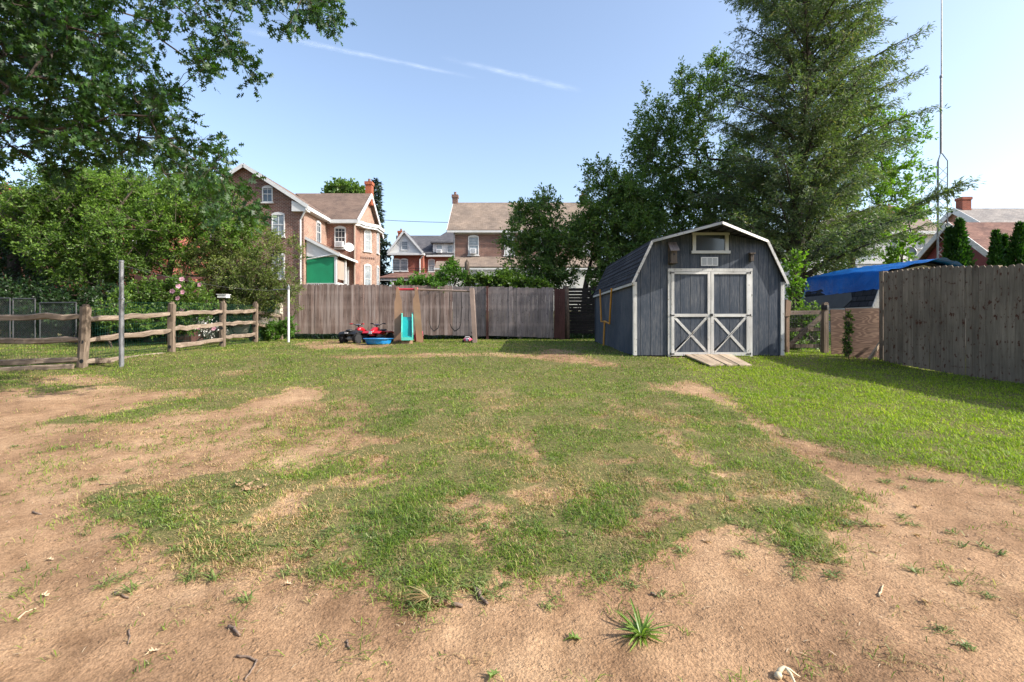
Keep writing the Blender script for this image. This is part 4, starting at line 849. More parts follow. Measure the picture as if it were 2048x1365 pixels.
# ================================================================ FENCES
def plank_fence(name, label, cat, a, b_, ztop_a, ztop_b, zbot_a, zbot_b, bw, mat, side, group=None, top=None, th=.016, warp=.012, dog=True, split=None):
    """boards from a to b (plan points); side = +1/-1 where the rails go"""
    a = Vector((*a, 0)); b_ = Vector((*b_, 0)); U = (b_-a).normalized(); Wn = Vector((-U.y, U.x, 0))*side; L = (b_-a).length; n = int(L/bw)
    root = thing(name, label, cat, (a.x, a.y, zbot_a), group); mb = MB()
    for i in range(n):
        u0 = L*i/n; u1 = u0+L/n-.004; k = (i+.5)/n
        zt = ztop_a+(ztop_b-ztop_a)*k if top is None else top(k); zt += rng.normal()*warp; z0 = zbot_a+(zbot_b-zbot_a)*k+rng.normal()*warp*.5; o = rng.normal()*.003; q = .028 if dog else .001
        tw = rng.normal()*.003; p = lambda u, n_, z: a+U*u+Wn*(n_+o+tw*(u-u0)/bw)+Vector((0, 0, z))
        mb.prism([p(u0, 0, z0), p(u1, 0, z0), p(u1, 0, zt-q), p(u1-q*.8, 0, zt), p(u0+q*.8, 0, zt), p(u0, 0, zt-q)], Wn*th)
    mb.build('boards', mat, root); return root, a, U, Wn, L
def fence_rails(root, a, U, Wn, L, za, zb_, mat, off=.03):
    for f_ in (.12, .5, .88): mb = MB(); z0, z1 = za[0]+(za[1]-za[0])*f_, zb_[0]+(zb_[1]-zb_[0])*f_; mb.beam(a+Wn*off+Vector((0, 0, z0)), a+U*L+Wn*off+Vector((0, 0, z1)), .04, .09); mb.build('rail', mat, root)
def posts(root, a, U, Wn, us, z0, z1, mat, s_=.09, off=.09):
    for u in us: c_ = a+U*u+Wn*off; mb = MB(); mb.box(c_.x-s_/2, c_.x+s_/2, c_.y-s_/2, c_.y+s_/2, z0, z1+rng.normal()*.01); mb.build('post', mat, root)
gb = g(-4, 17.8)
ztp = lambda px, py, D: Z(py, D)
r_, a, U, Wn, L = plank_fence('board_fence', 'long sunlit reddish grey board fence at the back of the yard', 'fence', (X(566, 17.9), 17.9), (X(905, 17.75), 17.75), Z(568, 17.9), Z(572, 17.75), Z(667, 17.9), Z(671, 17.75), .142, 'rear_fence', 1, 'panels of the back board fence')
fence_rails(r_, a, U, Wn, L, (Z(667, 17.9), Z(568, 17.9)), (Z(671, 17.8), Z(572, 17.8)), 'rear_fence'); posts(r_, a, U, Wn, (.1, 2.4, 4.8), gb-.1, Z(572, 17.8), 'rear_fence')
r_, a, U, Wn, L = plank_fence('board_fence', 'shaded grey board fence panel behind the swing set', 'fence', (X(905.3, 17.75), 17.75), (X(972, 17.6), 17.6), Z(573, 17.75), Z(574, 17.6), Z(671, 17.75), Z(673, 17.6), .14, 'rear_fence_grey', 1, 'panels of the back board fence')
fence_rails(r_, a, U, Wn, L, (Z(671, 17.7), Z(573, 17.7)), (Z(673, 17.6), Z(574, 17.6)), 'rear_fence_grey')
mb = MB(); mb.box(X(972.4, 17.6), X(977, 17.6), 17.52, 17.62, gb-.1, Z(573, 17.6)); tag(mb.build('fence_post', 'maroon'), 'reddish post between two grey board fence panels', 'fence post')
r_, a, U, Wn, L = plank_fence('board_fence', 'shaded grey board fence panel between reddish post and maroon board', 'fence', (X(977.3, 17.6), 17.6), (X(1107.5, 17.3), 17.3), Z(574, 17.6), Z(576.5, 17.3), Z(672, 17.6), Z(676, 17.3), .14, 'rear_fence_grey', 1, 'panels of the back board fence')
fence_rails(r_, a, U, Wn, L, (Z(672, 17.6), Z(574, 17.6)), (Z(676, 17.3), Z(576, 17.3)), 'rear_fence_grey'); posts(r_, a, U, Wn, (1.1, 2.2), gb-.1, Z(577, 17.4), 'rear_fence_grey')
r_, a, U, Wn, L = plank_fence('board_fence', 'narrow maroon painted fence section beside the dark slat fence', 'fence', (X(1108, 17.2), 17.2), (X(1130, 17.1), 17.1), Z(577, 17.2), Z(578, 17.1), Z(677, 17.2), Z(679, 17.1), .13, 'maroon', 1, 'panels of the back board fence')
sf = thing('slat_fence', 'dark horizontal slat fence with light showing through beside the shed', 'fence', (X(1165, 18.6), 18.6, gb))
mb = MB(); n = 15
for i in range(n):
    z0 = gb+.06+i*.122; mb.box(X(1128, 18.6), X(1262, 18.6), 18.6, 18.62, z0, z0+.108+rng.normal()*.003)
mb.build('slats', 'slat_dark', sf)
for q in (1131, 1190, 1258): mb = MB(); mb.box(X(q, 18.6)-.05, X(q, 18.6)+.05, 18.64, 18.73, gb-.1, gb+1.95); mb.build('post', 'slat_dark', sf)
mb = MB(); mb.tube([(X(1132, 17.9), 17.9, gb-.1), (X(1132.5, 17.9), 17.92, gb+1.0), (X(1131.5, 17.9), 17.9, gb+1.9)], [.13, .11, .10], 9)
tag(mb.build('stump_post', 'bark', smooth=True), 'dark rough trunk post between maroon board and slat fence', 'post')

# right stockade fence (its shaded side faces the yard)
FA, FB, FC = (7.24, 9.74), (7.59, 7.9), (8.33, 4.6)
def toph(k): return 2.253+(2.174-2.253)*k+.045*math.sin(math.pi*k)
r_, a, U, Wn, L = plank_fence('stockade_fence', 'shaded knotty stockade fence section with arched top', 'fence', FA, FB, 0, 0, g(*FA)+.0, g(*FB)+.0, .098, 'right_fence', 1, 'sections of the right hand stockade fence', toph, warp=.006)
zf0 = g(*FA)
for f_ in (.4, 1.0, 1.55): mb = MB(); mb.beam(a+Wn*.04+Vector((0, 0, zf0+f_)), a+U*L+Wn*.04+Vector((0, 0, g(*FB)+f_)), .05, .08); mb.build('rail', 'right_fence', r_)
r2_, a, U, Wn, L = plank_fence('stockade_fence', 'near shaded stockade fence section running out of the picture at right', 'fence', FB, FC, Z(533, 7.9), Z(533, 7.5), g(*FB), g(*FC), .098, 'right_fence', 1, 'sections of the right hand stockade fence', warp=.006)
mb = MB(); c_ = Vector((FB[0]+.16, FB[1]+.10, 0)); mb.box(c_.x-.05, c_.x+.05, c_.y-.05, c_.y+.05, g(7.7, 8)-.1, Z(531, 7.95)); tag(mb.build('fence_post', 'ramp'), 'light wooden post top behind the right stockade fence', 'fence post')
mb = MB(); mb.box(FA[0]-.0, FA[0]+.1, FA[1]+.02, FA[1]+.12, g(*FA)-.1, Z(543, 9.8)); mb.build('end_post', 'right_fence', r_)
# plywood
pl = MB(); pl.obox((X(1690, 10.1), 10.1, g(6.8, 10.1)-.02), (1, -.06, 0), (0, -1, 0), 0, .85, 0, .015, 0, Z(617, 10.1)-g(6.8, 10.1)+.02)
tag(pl.build('plywood_sheet', 'plywood'), 'weathered plywood sheet with swirling grain closing the fence gap', 'plywood sheet')
pl = MB(); pl.prism([(X(1663, 10.6), 10.6, g(6.8, 10.6)), (X(1694, 10.6), 10.58, g(6.8, 10.6)), (X(1694, 10.6), 10.58, Z(620, 10.6)), (X(1661, 10.6), 10.6, Z(619, 10.6))], (0, .015, 0))
tag(pl.build('plywood_sheet', 'plywood'), 'narrow plywood strip beside the vine and gate post', 'plywood sheet')
pl = MB(); pl.beam((X(1738, 9.85), 9.85, g(7, 9.85)+.02), (X(1768, 9.95), 9.97, Z(678, 9.95)), .035, .06); tag(pl.build('board', 'ramp'), 'narrow board leaning against the plywood sheet', 'board')
# gate
gr = thing('garden_gate', 'weathered wood and wire gate right of the shed', 'gate', (X(1610, 11.1), 11.1, g(6.5, 11.1))); D = 11.1; gz_ = g(6.5, D)
def gbeam(name, x0, y0, x1, y1, w_, mat='gate_wood', d=0): mb = MB(); mb.beam((X(x0, D), D+d, Z(y0, D)), (X(x1, D), D+d, Z(y1, D)), .03, w_, (0, 0, 1)); return mb.build(name, mat, gr)
gbeam('rail', 1572, 626, 1646, 625, .09); gbeam('rail', 1572, 660, 1646, 659, .08, d=.034); gbeam('rail', 1572, 693, 1646, 692, .08, 'post', d=.034); gbeam('brace', 1574, 694, 1646, 628, .10, d=-.034); gbeam('stile', 1571, 620, 1571, 716, .07, d=-.002); gbeam('stile', 1643, 622, 1643, 708, .06, d=.002)
mb = MB()
for i in range(23): xx = X(1573+i*3.2, D); mb.tube([(xx, D-.055, gz_+.03), (xx, D-.055, Z(623, D))], .0018, 3)
for i in range(13): zz = gz_+.04+i*.08; mb.tube([(X(1571, D), D-.055, zz), (X(1646, D), D-.055, zz)], .0018, 3)
mb.build('wire_mesh', 'wire_grey', gr)
gp_ = thing('gate_post', 'wooden gate post wrapped at the top, beside the wire gate', 'post', (X(1648, 10.9), 10.9, g(6.8, 10.9))); mb = MB(); x_ = X(1650, 10.9); mb.box(x_-.05, x_+.05, 10.85, 10.95, g(6.8, 10.9)-.1, Z(608, 10.9)); mb.prism([(x_-.05, 10.85, Z(608, 10.9)+.002), (x_+.05, 10.85, Z(608, 10.9)+.002), (x_+.03, 10.85, Z(605, 10.9)), (x_-.03, 10.85, Z(605, 10.9))], (0, .1, 0)); mb.build('shaft', 'post', gp_)
mb = MB(); mb.lathe((x_, 10.9, Z(620, 10.9)), (0, 0, 1), [(.075, 0), (.078, .05), (.074, .1)], 8); mb.build('hinge_wrap', 'black', gp_)
# green chain link beside the post
def chainlink(name, label, x0, x1, y0, y1, z0, z1, mat, c_=.055, rad=.0016, frame=None, group=None, kind='fence'):
    root = thing(name, label, kind, (x0, y0, z0), group); L = math.hypot(x1-x0, y1-y0); H = z1-z0; ux, uy = (x1-x0)/L, (y1-y0)/L; mb = MB(); n = int((L+H)/c_)
    for i in range(-int(H/c_)-1, int(L/c_)+1):
        for s_ in (1, -1):
            p0 = (i*c_, 0) if s_ == 1 else (i*c_, H); u0 = max(0, p0[0]); u1 = min(L, p0[0]+H)
            if u1-u0 < .02: continue
            za_ = (u0-p0[0]) if s_ == 1 else H-(u0-p0[0]); zb_ = (u1-p0[0]) if s_ == 1 else H-(u1-p0[0])
            mb.tube([(x0+ux*u0, y0+uy*u0+(.003*s_), z0+za_), (x0+ux*u1, y0+uy*u1+.003*s_, z0+zb_)], rad, 3, False)
    mb.build('mesh', mat, root)
    if frame:
        mb = MB(); q = [(x0, y0, z0), (x0, y0, z1), (x1, y1, z1), (x1, y1, z0)]
        for a_, b2 in zip(q[:-1], q[1:]): mb.tube([a_, b2], .02, 7)
        mb.build('frame', frame, root)
    return root
chainlink('chain_link_fence', 'short green chain link piece between gate post and plywood', X(1652, 11.2), X(1668, 11.2), 11.2, 11.0, g(7, 11.1)+.05, Z(622, 11.1), 'wire', .05, .003)
# split rail fence
SP = [(-10.9, 8.6), (X(168, 9.15), 9.15), (X(343, 11.2), 11.2), (X(446, 12.9), 12.9), (X(511, 15.0), 15.0), (X(562, 17.0), 17.0)]
tops = [None, 609, 604, 603, 604, 628]
names = ['', 'thick forked split rail post nearest the grey pole', 'tall flat topped split rail post left of the white box', 'round topped split rail post under the white box', 'round topped split rail post beside the leaning shrub', 'low dark end post of the split rail fence near the white pole']
def rough_box(mb, a, b_, w_, d_, wob=.012, n=7, taper=1.0):
    pts = [Vector(a).lerp(Vector(b_), i/(n-1)) for i in range(n)]; ax = (Vector(b_)-Vector(a)).normalized(); sd = ax.cross(Vector((0, 0, 1)) if abs(ax.z) < .8 else Vector((0, 1, 0))).normalized(); up = sd.cross(ax); vs = []
    sh = [(-.5, -.42), (0, -.5), (.48, -.4), (.5, .3), (.1, .5), (-.45, .38)]
    for i, p in enumerate(pts):
        o = Vector((rng.normal(), rng.normal(), rng.normal()))*wob*.5; k = 1+(taper-1)*i/(n-1)+(-.22 if i in (0, n-1) and taper == .99 else 0)
        vs += [p+o+sd*w_*u*k+up*d_*v_*k+Vector((rng.normal(), rng.normal(), rng.normal()))*wob*.28 for u, v_ in sh]
    m_ = len(sh); return mb.add(vs, [(i*m_+j, i*m_+(j+1) % m_, (i+1)*m_+(j+1) % m_, (i+1)*m_+j) for i in range(n-1) for j in range(m_)]+[tuple(range(m_))[::-1], tuple((n-1)*m_+j for j in range(m_))])
for i in range(1, 6):
    x_, y_ = SP[i]; z0 = g(x_, y_); zt = Z(tops[i], y_); w_ = .15 if i == 1 else .125
    o = thing('split_rail_post', names[i], 'fence post', (x_, y_, z0), 'posts of the split rail fence'); mb = MB(); ln = .035 if i == 1 else .005
    rough_box(mb, (x_-ln, y_, z0-.1), (x_+ln, y_, zt-.05), .13, w_, .008); rough_box(mb, (x_+ln, y_, zt-.052), (x_+ln, y_, zt), .10, w_*.82, .006, 3, .7); mb.build('shaft', 'post', o)
    for py in (.30, .62, .92):
        zz = z0+(zt-z0)*(1-py)+.04; mb = MB(); mb.lathe((x_+ln*.3, y_-.068, zz), (0, -1, 0), [(.038, -.004), (.036, .003)], 10); mb.build('slot', 'black', o)
RY = {0: [(636, 682, 731, None), (633, 681, 719, None)], 1: [(641, 681, 724, None), (628, 662, 710, None)], 2: [(630, 660, 693, None), (624, 649, 679, None)], 3: [(625, 648, 675, None), (622, 645, 669, None)], 4: [(626, 650, 678, None), (632, 655, 680, None)]}
rn = ['left of the forked post', 'between the forked post and the flat topped post', 'between the flat topped post and the post under the white box', 'between the two round topped posts', 'behind the shrub at the end of the rail fence']
rw = ['top', 'middle', 'bottom']
for i in range(5):
    (xa_, ya_), (xb_, yb_) = SP[i], SP[i+1]
    if i == 0: xa_ = X(-150, 8.75); ya_ = 8.75
    for j in range(3):
        if i == 4 and j == 2: continue
        if i == 0: za_, zb_ = Z(RY[0][0][j], 8.75), Z(RY[0][1][j], 9.15)
        else: za_, zb_ = Z(RY[i][0][j], ya_), Z(RY[i][1][j], yb_)
        mb = MB(); rough_box(mb, (xa_, ya_+.02, za_), (xb_, yb_-.02, zb_), .075, .105, .022, 9, .99)
        tag(mb.build('split_rail', 'rail'), rw[j]+' split rail '+rn[i], 'fence rail', 'rails of the split rail fence')
mb = MB(); rough_box(mb, (-11.5, 8.1, g(-11, 8.1)+.04), (X(150, 9.05), 9.0, g(-8, 9.0)+.05), .07, .09, .015); tag(mb.build('split_rail', 'rail'), 'fallen rail lying on the ground left of the forked post', 'fence rail', 'rails of the split rail fence')
# welded wire behind the rails
wf = thing('wire_mesh_fence', 'green welded wire mesh fixed behind the split rail fence', 'fence', (SP[1][0], SP[1][1], g(*SP[1]))); mb = MB()
path = [(X(-150, 8.75)-.1, 8.9)]+[(x_-.09, y_+.06) for x_, y_ in SP[1:]]
for (a_, b2) in zip(path[:-1], path[1:]):
    L = math.hypot(b2[0]-a_[0], b2[1]-a_[1]); n = int(L/.052)
    for i in range(n):
        u = i/n; x_, y_ = a_[0]+(b2[0]-a_[0])*u, a_[1]+(b2[1]-a_[1])*u; zz = g(x_, y_); mb.tube([(x_, y_, zz), (x_, y_, zz+1.13)], .0013, 3, False)
    for j in range(11):
        q = [];
        for u in (0, .25, .5, .75, 1): x_, y_ = a_[0]+(b2[0]-a_[0])*u, a_[1]+(b2[1]-a_[1])*u; q.append((x_, y_+.003, g(x_, y_)+.02+j*.11+rng.normal()*.004))
        mb.tube(q, .0014, 3, False)
mb.build('wires', 'wire', wf); M['galv_dark'] = m_plain('dull_dark_steel', (.07, .072, .075), .6, .3, 7, .3)
# grey gate and chain link further back on the left
z_ = g(-13.5, 14); chainlink('chain_link_gate', 'grey framed chain link gate in the shade at far left', X(26, 14), X(70, 14), 14, 14, z_+.05, Z(598, 14), 'wire_grey', .07, .002, 'galv_dark', None, 'gate')
chainlink('chain_link_fence', 'grey chain link panel behind the split rail at left', X(80, 13.6), X(165, 13.6), 13.6, 13.4, g(-12, 13.5)+.02, Z(606, 13.5), 'wire_grey', .07, .002, 'galv_dark')
chainlink('chain_link_fence', 'grey chain link panel left of the framed gate', X(-60, 14), X(20, 14), 14, 14, g(-14, 14)+.02, Z(597, 14), 'wire_grey', .07, .002, 'galv_dark')
chainlink('chain_link_fence', 'pale chain link in front of the cream outbuilding', X(450, 18.6), X(540, 18.6), 18.6, 18.6, g(-10, 18.6)+.02, Z(616, 18.6), 'galv_white', .09, .004, 'galv')

# ================================================================ POLES AND WIRES
x_, y_ = X(243, 9.2), 9.2; z0 = g(x_, y_); pz = thing('clothes_pole', 'grey steel clothesline pole standing in front of the rail fence', 'pole', (x_, y_, z0))
mb = MB(); mb.lathe((x_, y_, 0), (0, 0, 1), [(.041, z0-.1), (.041, Z(602, y_)), (.044, Z(601, y_)), (.044, Z(598, y_)), (.036, Z(596, y_)), (.036, Z(526, y_)), (.041, Z(525.5, y_)), (.041, Z(522, y_)), (.03, Z(521, y_))], 14); mb.build('shaft', 'galv', pz)
mb = MB(); mb.lathe((x_, y_, 0), (0, 0, 1), [(.042, Z(600, y_)), (.049, Z(599.5, y_)), (.049, Z(597.5, y_)), (.042, Z(597, y_))], 14); mb.build('collar', 'galv', pz)
x2, y2 = X(577, 14.9), 14.9; z2 = g(x2, y2); pw_ = thing('clothes_pole', 'thin pale clothesline pole with pointed cap by the board fence', 'pole', (x2, y2, z2))
mb = MB(); mb.lathe((x2, y2, 0), (0, 0, 1), [(.035, z2-.1), (.032, Z(582, y2)), (.030, Z(578, y2))], 12); mb.build('shaft', 'galv_white', pw_)
mb = MB(); mb.lathe((x2, y2, 0), (0, 0, 1), [(.042, Z(579, y2)), (.046, Z(575, y2)), (.02, Z(572, y2)), (.006, Z(569, y2))], 12); mb.build('cap', 'galv', pw_)
mb = MB(); mb.tube([(x2, y2, Z(579, y2)), (X(545, y2), y2+.05, Z(580, y2))], .022, 8); mb.build('arm', 'galv', pw_)
def wire(pts, r, label, mat='wire_grey', name='clothesline', cat='line'):
    a_, b2, sag = Vector(pts[0]), Vector(pts[1]), pts[2]; q = [a_.lerp(b2, i/14)-Vector((0, 0, sag*4*(i/14)*(1-i/14))) for i in range(15)]; mb = MB(); mb.tube(q, r, 4); return tag(mb.build(name, mat), label, cat)
wire(((x_, y_, Z(531, y_)), (X(547, y2), y2, Z(581, y2)), .12), .003, 'thin clothesline sagging from the grey pole to the pale pole')
wire(((X(600, 70), 70, Z(425, 70)), (X(1010, 62), 62, Z(445, 62)), .5), .03, 'overhead power line crossing above the far brick house', 'black', 'power_line', 'cable')
wire(((X(740, 50), 50, Z(531, 50)), (X(880, 50), 50, Z(538, 50)), .1), .02, 'upper of two power lines in front of the far brick house', 'black', 'power_line', 'cable')
wire(((X(740, 50), 50, Z(536, 50)), (X(880, 50), 50, Z(541, 50)), .1), .02, 'lower of two power lines in front of the far brick house', 'black', 'power_line', 'cable')
# white box on a post
bx = thing('white_box', 'small white box on a post among the shrubs behind the rail fence', 'box', (X(445, 14), 14, g(-8, 14))); mb = MB(); mb.box(X(436.5, 14), X(454, 14), 13.95, 14.15, Z(596, 14), Z(590, 14)); mb.box(X(435, 14), X(455.5, 14), 13.93, 14.17, Z(590, 14)+.002, Z(588.8, 14)); mb.build('box', 'whitep', bx); mb = MB(); mb.tube([(X(445, 14), 14.05, g(-8, 14)-.1), (X(445, 14), 14.05, Z(596, 14))], .03, 8); mb.build('post', 'post', bx)
# broken pole above the back fence
mb = MB(); D = 18.6; x_ = X(934, D); q = [(x_, D, gb-.1), (x_+.02, D, Z(560, D)), (x_, D, Z(530, D)), (x_-.01, D, Z(524, D))]; mb.tube(q, [.10, .095, .09, .075], 9); mb.prism([(x_-.07, D-.04, Z(525, D)), (x_+.06, D-.04, Z(525, D)), (x_+.0, D-.04, Z(519, D))], (0, .08, 0)); tag(mb.build('broken_pole', 'post', smooth=True), 'weathered broken wooden pole rising above the back fence', 'pole')
# antenna tower
D = 22.0; x_ = X(1886, D); an = thing('antenna_tower', 'tall thin lattice radio antenna mast by the red garage', 'antenna', (x_, D, g(x_, D))); s_ = .20; zt = Z(322, D); z0 = g(x_, D)
leg = [(x_-s_, D), (x_+s_, D), (x_, D+.3)]
for (lx, ly) in leg: mb = MB(); mb.tube([(lx, ly, z0), (lx, ly, zt), (x_, D+.1, Z(303, D))], .022, 5); mb.build('leg', 'galv', an)
mb = MB(); k = int((zt-z0)/.38)
for i in range(k):
    za_, zb_ = z0+i*.38, z0+(i+1)*.38
    for j in range(3): a_, b2 = leg[j], leg[(j+1) % 3]; a_, b2 = (a_, b2) if i % 2 else (b2, a_); mb.tube([(*a_, za_), (*b2, zb_)], .011, 4, False)
mb.build('lattice', 'galv', an)
mb = MB(); mb.tube([(x_, D+.1, Z(306, D)), (x_, D+.1, Z(150, D)), (x_+.02, D+.1, Z(147, D)), (x_+.03, D+.1, Z(-250, D))], [.05, .04, .028, .01], 7); mb.build('mast', 'galv', an); mb = MB(); mb.lathe((x_, D+.1, Z(152, D)), (0, 0, 1), [(.05, -.06), (.06, .0), (.05, .06)], 8); mb.build('clamp', 'galv', an)

# ================================================================ SHED
YF, YR = 10.3, 15.1; xL, xR = 2.52, 5.58; zb = .60; ze, zk, zp = 2.13, 2.96, 3.21; xk0, xk1, xm = 2.89, 5.21, 4.05; gs = zb
sh = thing('barn_shed', 'weathered navy blue barn shed with white trim and double doors', 'shed', (xm, YF, zb))
prof = [(xL, zb), (xR, zb), (xR, ze), (xk1, zk-.03), (xm, zp-.03), (xk0, zk-.03), (xL, ze)]
mb = MB(); mb.prism([(x_, YF, z_) for x_, z_ in prof], (0, YR-YF, 0)); mb.build('wall', 'shed', sh)
mb = MB(); mb.box(xL+.05, xR-.05, YF+.05, YR-.05, .3, zb-.002); mb.build('dark_gap_fill', 'black', sh)  # black block put in for the shaded gap under the floor
rp = [(xL-.06, ze-.03), (xk0-.02, zk+.01), (xm, zp+.02), (xk1+.02, zk+.01), (xR+.06, ze-.03)]
mb = MB(); yfr = YF-.07; ypr = YF-.66
def rows_slab(p0, p1, y0a, y0b, n):
    """courses of shingles from eave p0 to top p1; front edge y0a at p0 and y0b at p1"""
    for i in range(n):
        u0, u1 = i/n, (i+1)/n; a_ = Vector((p0[0], 0, p0[1])).lerp(Vector((p1[0], 0, p1[1])), u0); b2 = Vector((p0[0], 0, p0[1])).lerp(Vector((p1[0], 0, p1[1])), u1+.002)
        nr = Vector((-(p1[1]-p0[1]), 0, p1[0]-p0[0])).normalized(); nr = nr if nr.z > 0 else -nr; ya, yb = y0a+(y0b-y0a)*u0, y0a+(y0b-y0a)*u1; lift = nr*.012
        vs = [a_+lift+Vector((0, ya, 0)), a_+lift+Vector((0, YR+.06, 0)), b2+Vector((0, YR+.06, 0)), b2+Vector((0, yb, 0))]; mb.prism(vs, -nr*.03)
rows_slab(rp[0], rp[1], yfr, yfr, 8); rows_slab(rp[4], rp[3], yfr, yfr, 8); rows_slab(rp[1], rp[2], yfr, ypr, 8); rows_slab(rp[3], rp[2], yfr, ypr, 8)
mb.build('roof', 'shingle_dark', sh)
mb = MB(); e = .05
for a_, b2, ya, yb in ((rp[0], rp[1], yfr, yfr), (rp[1], rp[2], yfr, ypr), (rp[3], rp[2], yfr, ypr), (rp[4], rp[3], yfr, yfr)): mb.beam((a_[0], ya-.014, a_[1]-.035), (b2[0], yb-.014, b2[1]-.035), .022, .05)
mb.beam((rp[0][0]+.012, yfr, rp[0][1]-.03), (rp[0][0]+.012, YR+.05, rp[0][1]-.03), .03, .05)
mb.build('fascia', 'worn_white_h', sh)
for x_ in (xL, xR): mb = MB(); mb.box(x_-.022, x_+.05 if x_ == xL else x_+.022, YF-.02, YF-.001, zb, ze-.02) if x_ == xL else mb.box(x_-.05, x_+.022, YF-.02, YF-.001, zb, ze-.02); mb.box(x_-.02 if x_ == xL else x_+.001, x_-.001 if x_ == xL else x_+.02, YF, YF+.07, zb, ze-.05); mb.build('corner_trim', 'worn_white', sh)
mb = MB(); mb.box(xL-.018, xL-.001, YR-.07, YR, zb, ze-.05); mb.build('corner_trim', 'shed', sh)
xz = lambda px, py: (X(px, YF), Z(py, YF))
def fb(mb, x0, y0, x1, y1, d0, d1): (a_, zt_), (b2, z0_) = xz(x0, y0), xz(x1, y1); mb.box(a_, b2, YF-d1, YF-d0, z0_, zt_)
df = MB(); fb(df, 1335, 537.8, 1503.8, 543.4, .001, .035); fb(df, 1335.2, 543.5, 1341.2, 713.5, .001, .03); fb(df, 1497.6, 543.5, 1503.6, 713.5, .001, .03); df.build('door_frame', 'worn_white', sh)
for (a_, b2, nm) in ((1341.6, 1419.6, 'L'), (1420.6, 1497.2, 'R')):
    mb = MB(); fb(mb, a_, 543.9, b2, 711.5, .003, .02); dr = mb.build('door', 'shed', sh)
    mb = MB(); fb(mb, a_, 543.9, a_+5.7, 711.5, .021, .042); fb(mb, b2-5.7, 543.9, b2, 711.5, .021, .042); mb.build('stile', 'worn_white', dr)
    mb = MB(); fb(mb, a_+5.8, 543.9, b2-5.8, 549, .021, .041); fb(mb, a_+5.8, 628.2, b2-5.8, 634.2, .021, .041); fb(mb, a_+5.8, 705, b2-5.8, 711.5, .021, .041); mb.build('door_rail', 'worn_white_h', dr)
    x0_, x1_ = X(a_+5.8, YF), X(b2-5.8, YF); z1_, z0_ = Z(634.4, YF), Z(704.8, YF); q = .052
    dx, dz = x1_-x0_, z1_-z0_; L = math.hypot(dx, dz); ox, oz = q*L/dz/1.0*.5, 0
    for d_, s_ in ((.028, 1), (.034, -1)):
        pa = (x0_, z1_) if s_ == 1 else (x0_, z0_); pb = (x1_, z0_) if s_ == 1 else (x1_, z1_); mb = MB(); k_ = q*.5; nx_, nz_ = (dz/L*k_, dx/L*k_*s_)
        mb.prism([(pa[0]+.001, YF-.021, pa[1]-2*nz_ if s_ == 1 else pa[1]), (pa[0]+.001, YF-.021, pa[1] if s_ == 1 else pa[1]-2*nz_), (pa[0]+2*nx_, YF-.021, pa[1]), (pb[0]-.001, YF-.021, pb[1]+2*nz_), (pb[0]-.001, YF-.021, pb[1]), (pb[0]-2*nx_, YF-.021, pb[1])], (0, -(d_-.021), 0)); mb.build('brace', 'worn_white_h', dr)
    mb = MB()
    for yy in (546.5, 631, 708):
        hx = a_-2.5 if nm == 'L' else b2-6; fb(mb, hx, yy-1.0, hx+8.5, yy+1.0, .043, .048); fb(mb, hx if nm == 'L' else hx+7, yy-2.4, (hx if nm == 'L' else hx+7)+1.6, yy+2.4, .043, .049)
    mb.build('hinge', 'black', dr)
mb = MB(); fb(mb, 1419, 628, 1424, 633, .043, .055); mb.build('latch', 'black', sh)
mb = MB(); fb(mb, 1383.5, 466, 1458, 470.8, .001, .035); fb(mb, 1384.6, 471, 1391, 502, .001, .03); fb(mb, 1449.5, 471, 1456.5, 502, .001, .03); fb(mb, 1382, 502.2, 1459.5, 507.8, .001, .045); wf_ = mb.build('window', 'white', sh)
mb = MB(); fb(mb, 1391.2, 471, 1449.3, 502, .002, .008); mb.build('pane', 'glass', wf_)
mb = MB(); fb(mb, 1401.7, 514.8, 1435.7, 532.2, .001, .012)
vt = mb.build('vent', 'whitep', sh); mb = MB()
for i in range(3):
    x0_ = 1404+i*10.7
    for j in range(6): fb(mb, x0_, 517+j*2.3, x0_+8.4, 518.2+j*2.3, .0125, .018)
mb.build('louvre', 'silver', vt)
# ramp
rm = thing('ramp', 'little ramp of weathered planks at the shed doors', 'ramp', (3.98, 9.8, g(4, 9.4)))
mb = MB(); xs0, xs1 = X(1371, 10.2), X(1465, 10.2); n = 7; gz0 = g(4, 9.25)+.02
for i in range(n):
    a_, b2 = xs0+(xs1-xs0)*i/n, xs0+(xs1-xs0)*(i+1)/n-.006; yf_ = 9.25+rng.normal()*.05; c0 = X(1416, 9.3)+(X(1501, 9.3)-X(1416, 9.3))*i/n; c1 = c0+(X(1501, 9.3)-X(1416, 9.3))/n-.006
    mb.prism([(a_, 10.24, zb+.0), (b2, 10.24, zb+.0), (c1, yf_, gz0), (c0, yf_, gz0)], (0, 0, .025+.006*(i % 2)))
mb.build('planks', 'ramp', rm); mb = MB(); mb.box(X(1341, 10.2), X(1497, 10.2), 10.12, 10.22, .45, zb-.03); mb.build('threshold_beam', 'cardboard', rm)
mb = MB(); mb.beam((X(1406, 9.9), 9.9, g(4, 9.9)+.03), (X(1497, 9.3), 9.35, g(4, 9.35)+.01), .05, .03); mb.build('cross_piece', 'ramp', rm)
